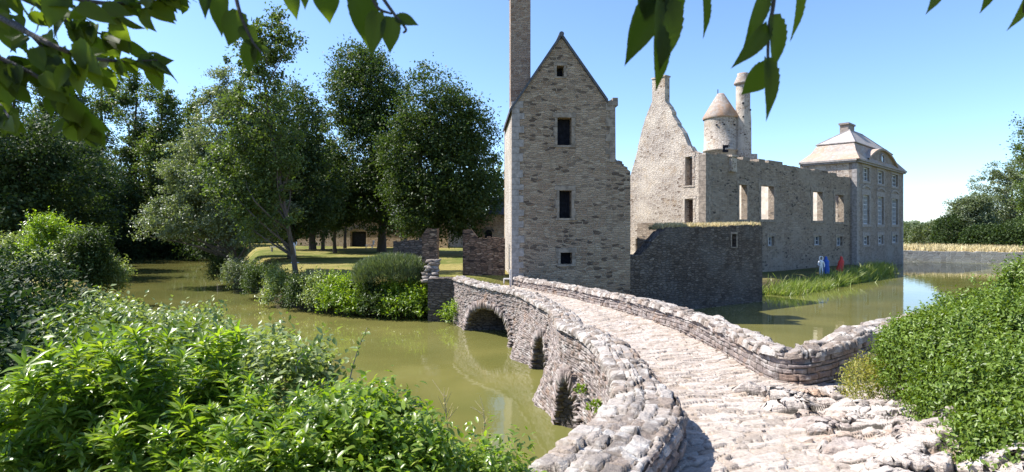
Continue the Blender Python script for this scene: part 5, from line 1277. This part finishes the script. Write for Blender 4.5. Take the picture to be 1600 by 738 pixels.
mb = MB(); hc = np.array([a[0], a[1], zf + 1.55]); mb.tube([hc + np.array([.15 * math.cos(t), 0, .18 * math.sin(t)]) for t in np.linspace(0, 2 * math.pi, 17)], .045, 8, False); mb.build("ring_head", M['white'], wf)
a = W(1290.5, 400, 50); z = gz(*a[:2]); mb = MB(); lathe(mb, (a[0], a[1]), [(.30, z), (.29, z + .4), (.25, z + .85), (.27, z + 1.08), (.14, z + 1.2), (.11, z + 1.26), (.13, z + 1.38), (.02, z + 1.5)], 16); tag(mb.build("blue_figure", M['blue'], None, True), "blue cloaked figure half hidden behind the white one", "sculpture", "painted figures by the moat")
a = W(1315, 400, 53); z = gz(*a[:2]); mb = MB(); c0 = np.array([a[0] - .12, a[1], 0])
for (r0, z0, x0), (r1, z1, x1) in zip([(0.360, 0.000, -0.120), (0.331, 0.320, -0.040), (0.274, 0.720, 0.040), (0.259, 1.040, 0.096), (0.158, 1.200, 0.112), (0.130, 1.296, 0.120), (0.130, 1.408, 0.104)], [(0.331, 0.320, -0.040), (0.274, 0.720, 0.040), (0.259, 1.040, 0.096), (0.158, 1.200, 0.112), (0.130, 1.296, 0.120), (0.130, 1.408, 0.104), (0.022, 1.536, 0.064)]):
    an = np.linspace(0, 2 * np.pi, 17)
    for i in range(16): mb.face([(c0[0] + x0 + r0 * math.cos(an[i]), c0[1] + r0 * .7 * math.sin(an[i]), z + z0), (c0[0] + x0 + r0 * math.cos(an[i + 1]), c0[1] + r0 * .7 * math.sin(an[i + 1]), z + z0), (c0[0] + x1 + r1 * math.cos(an[i + 1]), c0[1] + r1 * .7 * math.sin(an[i + 1]), z + z1), (c0[0] + x1 + r1 * math.cos(an[i]), c0[1] + r1 * .7 * math.sin(an[i]), z + z1)])
tag(mb.build("red_figure", M['red'], None, True), "red cloaked figure leaning a little on the reedy bank", "sculpture", "painted figures by the moat")
a = W(461, 400, 42); z = gz(*a[:2]); st_ = empty("lawn_statue", (a[0], a[1], z), "slender white statue on thin round base upon the shaded lawn", "statue")
mb = MB(); lathe(mb, a, [(.02, z), (.28, z + .01), (.28, z + .06), (.02, z + .07)], 18); mb.build("base", M['white'], st_)
mb = MB(); zs = z + .06; mb.tube([(a[0], a[1], zs), (a[0] - .03, a[1], zs + .45), (a[0] - .1, a[1], zs + .85), (a[0] - .12, a[1], zs + 1.15), (a[0] - .08, a[1], zs + 1.42)], [.08, .09, .13, .11, .05], 10); mb.tube([(a[0] - .12, a[1], zs + 1.1), (a[0] + .12, a[1], zs + 1.3), (a[0] + .1, a[1], zs + 1.5)], [.05, .04, .03], 8); mb.build("figure", M['white'], st_, True)
def chair_like(name, label, cat, c, sc, mat):
    z = gz(c[0], c[1]); o = empty(name, (c[0], c[1], z), label, cat)
    mb = MB(); mb.box((c[0], c[1], z + .42 * sc), .9 * sc, .55 * sc, .06 * sc); mb.build("seat", M[mat], o)
    mb = MB(); mb.tube([(c[0] + .42 * sc, c[1], z + .4 * sc), (c[0] + .62 * sc, c[1], z + .95 * sc)], .07 * sc, 6); mb.box((c[0] + .5 * sc, c[1], z + .72 * sc), .1 * sc, .5 * sc, .5 * sc); mb.build("backrest", M[mat], o)
    for i in (-1, 1):
        for j in (-1, 1): mb = MB(); mb.tube([(c[0] + i * .38 * sc, c[1] + j * .22 * sc, z - .02), (c[0] + i * .34 * sc, c[1] + j * .22 * sc, z + .4 * sc)], .035 * sc, 6); mb.build("leg", M[mat], o)
chair_like("garden_chair", "white garden chair in the shade before the arched farm door", "chair", W(577, 385, 70)[:2], 1.0, 'white')
c = W(434, 388, 60)[:2]; z = gz(*c); o = empty("garden_bench", (c[0], c[1], z), "plain timber bench in the shade beside the white statue", "bench")
mb = MB(); mb.box((c[0], c[1], z + .45), 1.6, .4, .07); mb.build("seat", M['iron'], o)
for i in (-.6, .6): mb = MB(); mb.box((c[0] + i, c[1], z + .2), .08, .36, .42); mb.build("leg", M['iron'], o)

# ------------------------------------------------------------------ near bank: rock, shrubs, stalks
gx_, gy_ = np.meshgrid(np.linspace(3.0, 5.4, 150), np.linspace(3.6, 8.9, 320), indexing='xy')
ed = np.clip((gx_ - (3.25 + .10 * (gy_ - 5) + .25 * (fbm(gy_ * 1.2, gy_ * 0, 5) - .5))) / .9, 0, 1)
rz_ = path_z(gy_) - .12 + (.10 + .42 * ed ** .8 * np.clip((8.5 - gy_) / 2.2, 0, 1)) * (ed > 0)
stepn = fbm(gx_ * 1.3 + gy_ * .6, gy_ * 1.8 - gx_ * .5, 31, 3); rz_ += (np.floor(stepn * 9) / 9 - .4) * .35 * np.clip(ed * 2, 0, 1) + (fbm(gx_ * 5, gy_ * 5, 33, 4) - .5) * .12 * np.clip(ed * 3, 0, 1)
ii = np.arange(gx_.size).reshape(gx_.shape); q = np.stack([ii[:-1, :-1], ii[:-1, 1:], ii[1:, 1:], ii[1:, :-1]], -1).reshape(-1, 4)
M['rock'] = stonemat("pale_outcrop_rock", [(.40, .34, .31), (.5, .44, .40), (.56, .50, .46), (.44, .33, .26)], (.66, .62, .59), .45, (.40, .20, .07), bump=.04, scale=.8)
gnx, gny = np.gradient(rz_, gx_[0], axis=1), np.gradient(rz_, gy_[:, 0], axis=0)
rn_ = nrm(np.stack([-gnx, -gny, np.ones_like(rz_)], -1))
rk = relief_mesh("rock_outcrop", np.stack([gx_, gy_, rz_], -1), rn_, gx_ * .80 - gy_ * .6, gx_ * .6 + gy_ * .8 + .12 * np.sin(gx_ * 3), courses(np.random.default_rng(92), 2, 12, -5, 4, (.05, .26), (.25, 1.1)), 93, 'rock', None, None, depth=.05, off=.055, tilt=.16, joint=.022, warp=.10, rough=.035)
tag(rk, "pale rusty rock outcrop beside the paving under the clipped shrub", "rock")

def BW(px, py, d): return W(px, py, d)
def lob_px(px, py, d, rx, ry, rz):
    a = W(px, py, d); return (a[0], a[1], a[2], rx, ry, rz)
# big clipped shrub
bush("clipped_shrub", "large dense clipped green shrub rising over the rock and the parapet end", [lob_px(1525, 615, 6.9, .95, 1.0, 1.02), lob_px(1570, 590, 7.2, 1.05, 1.1, .95), lob_px(1468, 580, 7.2, .58, .8, .68), lob_px(1650, 560, 7.6, 1.15, 1.2, .98), lob_px(1600, 680, 6.0, 1.0, 1, 1.0), lob_px(1525, 700, 6.0, .48, .6, .6), lob_px(1436, 550, 7.6, .36, .5, .36), lob_px(1570, 715, 5.6, .42, .5, .5), lob_px(1492, 668, 6.4, .42, .5, .45), lob_px(1530, 725, 5.8, .4, .4, .42), lob_px(1575, 730, 5.2, .4, .4, .45), lob_px(1630, 745, 5.0, .5, .5, .5), lob_px(1630, 700, 5.3, .6, .6, .6), lob_px(1600, 760, 5.0, .5, .5, .4)],
     'l_privet', 170000, .052, .48, 301, 'spray', up=.55, fill=.25, tmpl=T_FAR, ground=2.2, lumpy=7, shoots=160, face=.75, shrink=.93)
bush("yellow_shrub", "small straggly yellow flowering shrub tucked under the clipped shrub by the parapet", [lob_px(1362, 604, 7.9, .30, .3, .30), lob_px(1346, 630, 7.8, .18, .2, .15), lob_px(1385, 612, 7.7, .2, .2, .26)], 'l_yellow', 4200, .05, .3, 302, 'spray', up=.8, fill=.4, tmpl=T_FAR, ground=2.1)
# near bank shrubs (rhododendrons, laurel, creepers)
bush("rhododendron", "rhododendron with glossy yellow green leaf rosettes filling the bank beside the dark shrub mass", [lob_px(130, 699, 4.4, .6, .6, .5), lob_px(235, 694, 4.5, .5, .6, .48), lob_px(70, 744, 4.1, .5, .5, .5), lob_px(180, 769, 3.9, .7, .5, .42), lob_px(75, 634, 4.9, .3, .4, .3)], 'l_rhodo', 8200, .14, .27, 311, 'whorl', "rhododendrons on the near bank", up=.9, fill=.22, ground=2.4, lumpy=9, shoots=60)
bush("rhododendron", "tall thin rhododendron shoot standing clear of the others against the water", [lob_px(345, 589, 4.8, .14, .14, .16), lob_px(352, 634, 4.8, .18, .18, .2), lob_px(340, 684, 4.7, .25, .25, .25)], 'l_rhodo', 640, .15, .24, 312, 'whorl', "rhododendrons on the near bank", up=1.3, fill=.15, ground=2.4, lumpy=3, shoots=12)
bush("rhododendron", "wide bright rhododendron in the middle of the near bank", [lob_px(330, 744, 4.2, .5, .5, .46), lob_px(430, 744, 4.4, .5, .5, .42), lob_px(300, 684, 4.9, .5, .5, .4), lob_px(400, 804, 3.8, .7, .5, .42)], 'l_rhodo', 7600, .11, .3, 313, 'whorl', "rhododendrons on the near bank", up=.9, fill=.22, ground=2.4, lumpy=9, shoots=60)
bush("laurel_shrub", "bright leafy laurel with broad soft leaves sloping towards the bridge", [lob_px(545, 734, 4.4, .48, .45, .36), lob_px(480, 709, 4.9, .5, .45, .34), lob_px(600, 769, 4.1, .42, .45, .3), lob_px(500, 789, 3.9, .6, .5, .36)], 'l_bright', 16000, .07, .5, 314, 'spray', up=.8, fill=.25, ground=2.4, lumpy=9, shoots=60)
bush("laurel_shrub", "lowest bright laurel in front of the broken parapet end", [lob_px(690, 809, 4.2, .42, .45, .28), lob_px(630, 814, 3.9, .4, .4, .28), lob_px(755, 849, 4.1, .26, .3, .22), lob_px(590, 734, 4.7, .3, .35, .24), lob_px(735, 790, 4.2, .34, .4, .24), lob_px(800, 815, 4.15, .24, .3, .2)], 'l_rhodo', 11000, .065, .45, 315, 'spray', up=.8, fill=.25, ground=2.3, lumpy=9, shoots=120)
bush("pale_creeper", "pale small leaved creeper spread along the water's edge", [lob_px(200, 550, 9.2, 1.2, 1.1, .5), lob_px(290, 581, 8, .9, .9, .42), lob_px(380, 608, 6.8, .7, .8, .36), lob_px(140, 522, 10.8, 1.1, 1.1, .5), lob_px(450, 628, 6, .5, .6, .28)], 'l_pale', 17000, .085, .62, 316, 'spray', up=.5, fill=.25, tmpl=T_FAR, ground=1.5, lumpy=8, shoots=150)
bush("shade_shrub", "dark green shrub mass lying in deep shade at the picture edge", [lob_px(40, 540, 9, 1.1, 1.1, .7), lob_px(-20, 510, 10, 1.4, 1.2, .8), lob_px(30, 590, 7.2, .9, .9, .55), lob_px(110, 560, 8.6, .7, .8, .45), lob_px(10, 660, 5.6, .5, .6, .5), lob_px(-40, 610, 6.5, .8, .9, .7)], 'l_shaded', 20000, .1, .5, 317, 'spray', up=.5, fill=.25, tmpl=T_FAR, ground=1.8, lumpy=8, shoots=150)
bush("bramble", "mid green bramble filling the gap under the pale creeper", [lob_px(190, 641, 6.2, .8, .8, .4), lob_px(270, 641, 5.8, .6, .6, .36), lob_px(120, 590, 7.2, .7, .8, .4)], 'l_privet', 6500, .1, .5, 318, 'spray', up=.6, fill=.3, ground=1.8, lumpy=9, shoots=120)
def stalk(label, px, pts, leafy, seed, mat='l_pale', d=4.6):
    r = np.random.default_rng(seed); P = np.array([W(x, y, d) for x, y in pts]); P = catmull(P, 5)
    o = empty("dry_stalk" if not leafy else "bramble_shoot", tuple(P[0]), label, "plant stalk", "stalks above the near shrubs")
    mb = MB(); mb.tube(P, np.linspace(.006, .002, len(P)), 5)
    if not leafy:
        for k in range(9):
            i = r.integers(len(P) // 3, len(P)); mb.tube([P[i], P[i] + np.array([r.normal(0, .05), r.normal(0, .03), r.uniform(.05, .14)])], [.003, .0015], 4)
    mb.build("stem", M['straw'] if not leafy else M['barkpale'], o)
    k = 26; i = r.integers(2, len(P), k); p = P[i] + r.normal(0, .004, (k, 3)); ax = nrm(r.normal(0, 1, (k, 3)) + np.array([0, 0, .4])); ll = r.uniform(.03, .055, k) * (1 if leafy else .35)
    leaves("foliage", p, ax, rdir(r, k), ll, ll * .6, M[mat if leafy else 'straw'], o, T_MID, seed)
stalk("long leafy bramble shoot arching up over the water", 560, [(545, 600), (552, 570), (562, 540), (574, 512)], True, 401)
stalk("short leafy shoot leaning over the shrub tops", 470, [(462, 580), (466, 562), (478, 550), (488, 548)], True, 402, 'l_bright')
stalk("branched dry stalk standing before the moat, paler of the two", 695, [(704, 700), (700, 670), (696, 640), (693, 615)], False, 403)
stalk("branched dry stalk standing before the moat, nearer to the bridge", 755, [(752, 715), (754, 690), (757, 660), (755, 638)], False, 404)

# ------------------------------------------------------------------ overhanging tree: limbs, twigs and large toothed leaves
def big_leaf_template(nt=19):
    t = np.linspace(0, 1, nt)
    w = np.where(t < .38, np.sqrt(np.clip(1 - ((t - .38) / .385) ** 2, 0, 1)), np.cos(np.clip((t - .38) / .62, 0, 1) * np.pi / 2) ** .85 * (1 - .3 * np.clip((t - .7) / .3, 0, 1))) * .5
    w[0] = .02; w[-1] = .0
    rows = []
    for k, (tt, ww) in enumerate(zip(t, w)):
        too = (.018 if k % 2 else -.012) if 0 < k < nt - 1 else 0
        z = -.28 * tt ** 2
        rows.append([(-ww - too, tt - (.03 if k % 2 else 0), z + .16 * ww + (.015 if k % 2 else -.01)), (-ww * .5, tt + .01, z + .05 * ww + (.012 if k % 2 else -.012)), (0, tt, z), (ww * .5, tt + .01, z + .05 * ww + (.012 if k % 2 else -.012)), (ww + too, tt - (.03 if k % 2 else 0), z + .16 * ww + (.015 if k % 2 else -.01))])
    V = np.array(rows).reshape(-1, 3); f = []
    for k in range(nt - 1):
        for j in range(4): f.append((k * 5 + j, k * 5 + j + 1, (k + 1) * 5 + j + 1, (k + 1) * 5 + j))
    return V, [np.array(f)]
T_BIG = big_leaf_template()
over = empty("overhanging_tree", (-4.5, -1.5, gz(-4.5, -1.5)), "leafy branches with large toothed leaves hanging from a tree above the viewer", "tree")
LV = {'p': [], 'a': [], 'n': [], 'l': [], 'w': []}
def leaf_px(bx, by, tx, ty, wpx, d, tilt=0.0, r=None):
    """one leaf from base to tip (pixels of the photograph), seen nearly flat, at a real distance d"""
    a, b = W(bx, by, d), W(tx, ty, d + tilt); ax = b - a; L = np.linalg.norm(ax)
    LV['p'].append(a); LV['a'].append(ax); LV['n'].append(np.array([.25, -1, .25])); LV['l'].append(L); LV['w'].append(wpx / F * d * 1.3)
hang = [ # base x, base y, tip x, tip y, width
 (322, -30, 318, 20, 16), (345, -25, 338, 52, 24), (376, 18, 352, 68, 30), (380, 40, 398, 72, 20), (392, 62, 384, 116, 20), (404, 66, 396, 104, 14), (408, 78, 424, 76, 12), (450, -25, 462, 24, 20), (478, -30, 474, 10, 14), (505, -40, 514, 34, 34), (560, -28, 578, 72, 36), (590, 18, 580, 78, 24), (612, 26, 608, 76, 24), (618, 28, 652, 34, 16),
 (1030, -20, 985, 95, 36), (1040, -10, 1048, 98, 40), (1028, 40, 1040, 138, 24), (1018, -10, 1012, 30, 30), (1050, -30, 1054, 60, 30), (1000, -25, 1001, 12, 8), (1098, -15, 1112, 55, 13), (1196, -15, 1176, 62, 20), (1200, 40, 1160, 98, 22), (1208, 22, 1224, 106, 26), (1200, 100, 1168, 150, 34), (1198, 90, 1214, 172, 20), (1246, -30, 1254, 58, 15), (1466, -30, 1465, 12, 18), (1548, -30, 1545, 18, 20), (1604, -10, 1592, 44, 18)]
r = np.random.default_rng(501)
for h_ in hang: leaf_px(*h_[:4], h_[4], 1.25, r.normal(0, .02))
leaves("leaf", np.array(LV['p']), np.array(LV['a']), np.array(LV['n']) + r.normal(0, .13, (len(LV['p']), 3)), np.array(LV['l']), np.array(LV['w']), M['l_over'], over, T_BIG, 502).name = "foliage"
mb = MB()
tw = [[(360, -60), (372, 10), (392, 60), (408, 82)], [(560, -60), (600, 0), (618, 25), (634, 45), (630, 52)], [(575, -20), (590, 12), (612, 22)], [(1040, -60), (1036, 0), (1030, 40)], [(1214, -60), (1208, 10), (1202, 40), (1200, 92), (1206, 112)], [(1200, -40), (1196, 0)], [(1602, -60), (1600, 20)], [(505, -70), (506, -30)], [(1098, -60), (1098, -12)], [(1246, -60), (1246, -25)], [(1466, -60), (1466, -25)], [(1548, -60), (1548, -25)], [(450, -70), (450, -20)]]
for t_ in tw:
    P = catmull(np.array([W(x, y, 1.25) for x, y in t_]), 6); mb.tube(P, np.linspace(.005, .0022, len(P)), 6)
# the dense spray at the upper corner
LV = {'p': [], 'a': [], 'n': [], 'l': [], 'w': []}
rb = np.random.default_rng(503)
br = [[(-120, -40), (60, 60), (140, 90), (200, 96), (245, 94)], [(-120, 40), (40, 110), (110, 160), (150, 215)], [(-60, -80), (90, -10), (200, 6), (270, -4)], [(-140, 120), (-20, 150), (20, 190)], [(-80, 0), (30, 40), (90, 110), (120, 180)], [(-100, -60), (40, 0), (120, 40), (180, 60)], [(-140, 60), (-30, 90), (40, 110)]]
for bi, t_ in enumerate(br):
    d = (1.5, 1.6, 1.35, 1.7, 1.55, 1.4, 1.45)[bi]
    P = catmull(np.array([W(x, y, d + .15 * rb.normal()) for x, y in t_]), 8); mb.tube(P, np.linspace(.007, .002, len(P)), 6)
    cnt = (30, 38, 44, 18, 34, 40, 26)[bi]
    for k in range(cnt):
        i = rb.integers(4, len(P)); p = P[i]; dx = (P[min(i + 1, len(P) - 1)] - P[i - 1]); dx /= np.linalg.norm(dx)
        ax = nrm(dx * .6 + np.array([rb.normal(0, .5), rb.normal(0, .45), rb.normal(-.45, .45)])); LV['p'].append(p + rb.normal(0, .015, 3)); LV['a'].append(ax); LV['n'].append(np.array([rb.normal(0, .4), -.7, .6]) + rb.normal(0, .25, 3)); L = rb.uniform(.04, .088); LV['l'].append(L); LV['w'].append(L * rb.uniform(.5, .68))
leaves("corner_leaf", np.array(LV['p']), np.array(LV['a']), np.array(LV['n']), np.array(LV['l']), np.array(LV['w']), M['l_over'], over, T_BIG, 504).name = "foliage"
mb.build("twig", M['twig'], over)
# unseen crown lobes, placed to shade those leaves and the dark shrub; trunk and limbs behind and to the side of the viewer
k = 7000; rc_ = np.random.default_rng(505)
lob = np.array([(-2.7, 2.0, 7.7, 1.9, .8, .6), (-1.15, 1.55, 7.4, .8, .42, .3), (-14.6, 7.8, 11, 2.7, 2.3, 1.2)])
li = rc_.choice(len(lob), k, p=[.10, .08, .82]); p = lob[li, :3] + rdir(rc_, k) * lob[li, 3:] * rc_.random((k, 1)) ** .4
vis = (p[:, 2] - CAMZ) < .44 * np.maximum(p[:, 1], 0) + .15; out_left = p[:, 0] < -.95 * p[:, 1]
sel = ~vis | out_left; p = p[sel]; k = len(p)
leaves("crown", p, rdir(rc_, k) + np.array([0, 0, -.3]), rdir(rc_, k) + np.array([0, 0, .8]), rc_.uniform(.12, .2, k), rc_.uniform(.08, .13, k), M['l_over'], over, T_FAR, 506)
mb = MB(); bz = gz(-4.5, -1.5); mb.tube([(-4.5, -1.5, bz - .3), (-4.4, -1.3, bz + 2), (-4.2, -.9, bz + 4.2), (-4.0, -.4, bz + 6.5)], [.32, .26, .22, .14], 10)
for e in ((-2.6, 2.0, 7.6), (.2, 1.5, 7.5), (-14, 7.8, 10.8)):
    pl = limb((-4.2, -.9, bz + 4.2), e, rc_, .06, 7); mb.tube(pl, np.linspace(.12, .03, 7), 7)
for e in ((-.55, 1.25, 5.75), (-.25, 1.25, 5.6), (.35, 1.25, 5.5), (.6, 1.25, 5.5), (-1.6, 1.4, 5.8), (1.1, 1.25, 5.5)):
    pl = limb((-1.5 if e[0] < 0 else 0.1, 1.6, 7.2), e, rc_, .05, 6); mb.tube(pl, np.linspace(.02, .005, 6), 6)
mb.build("trunk", M['bark'], over)
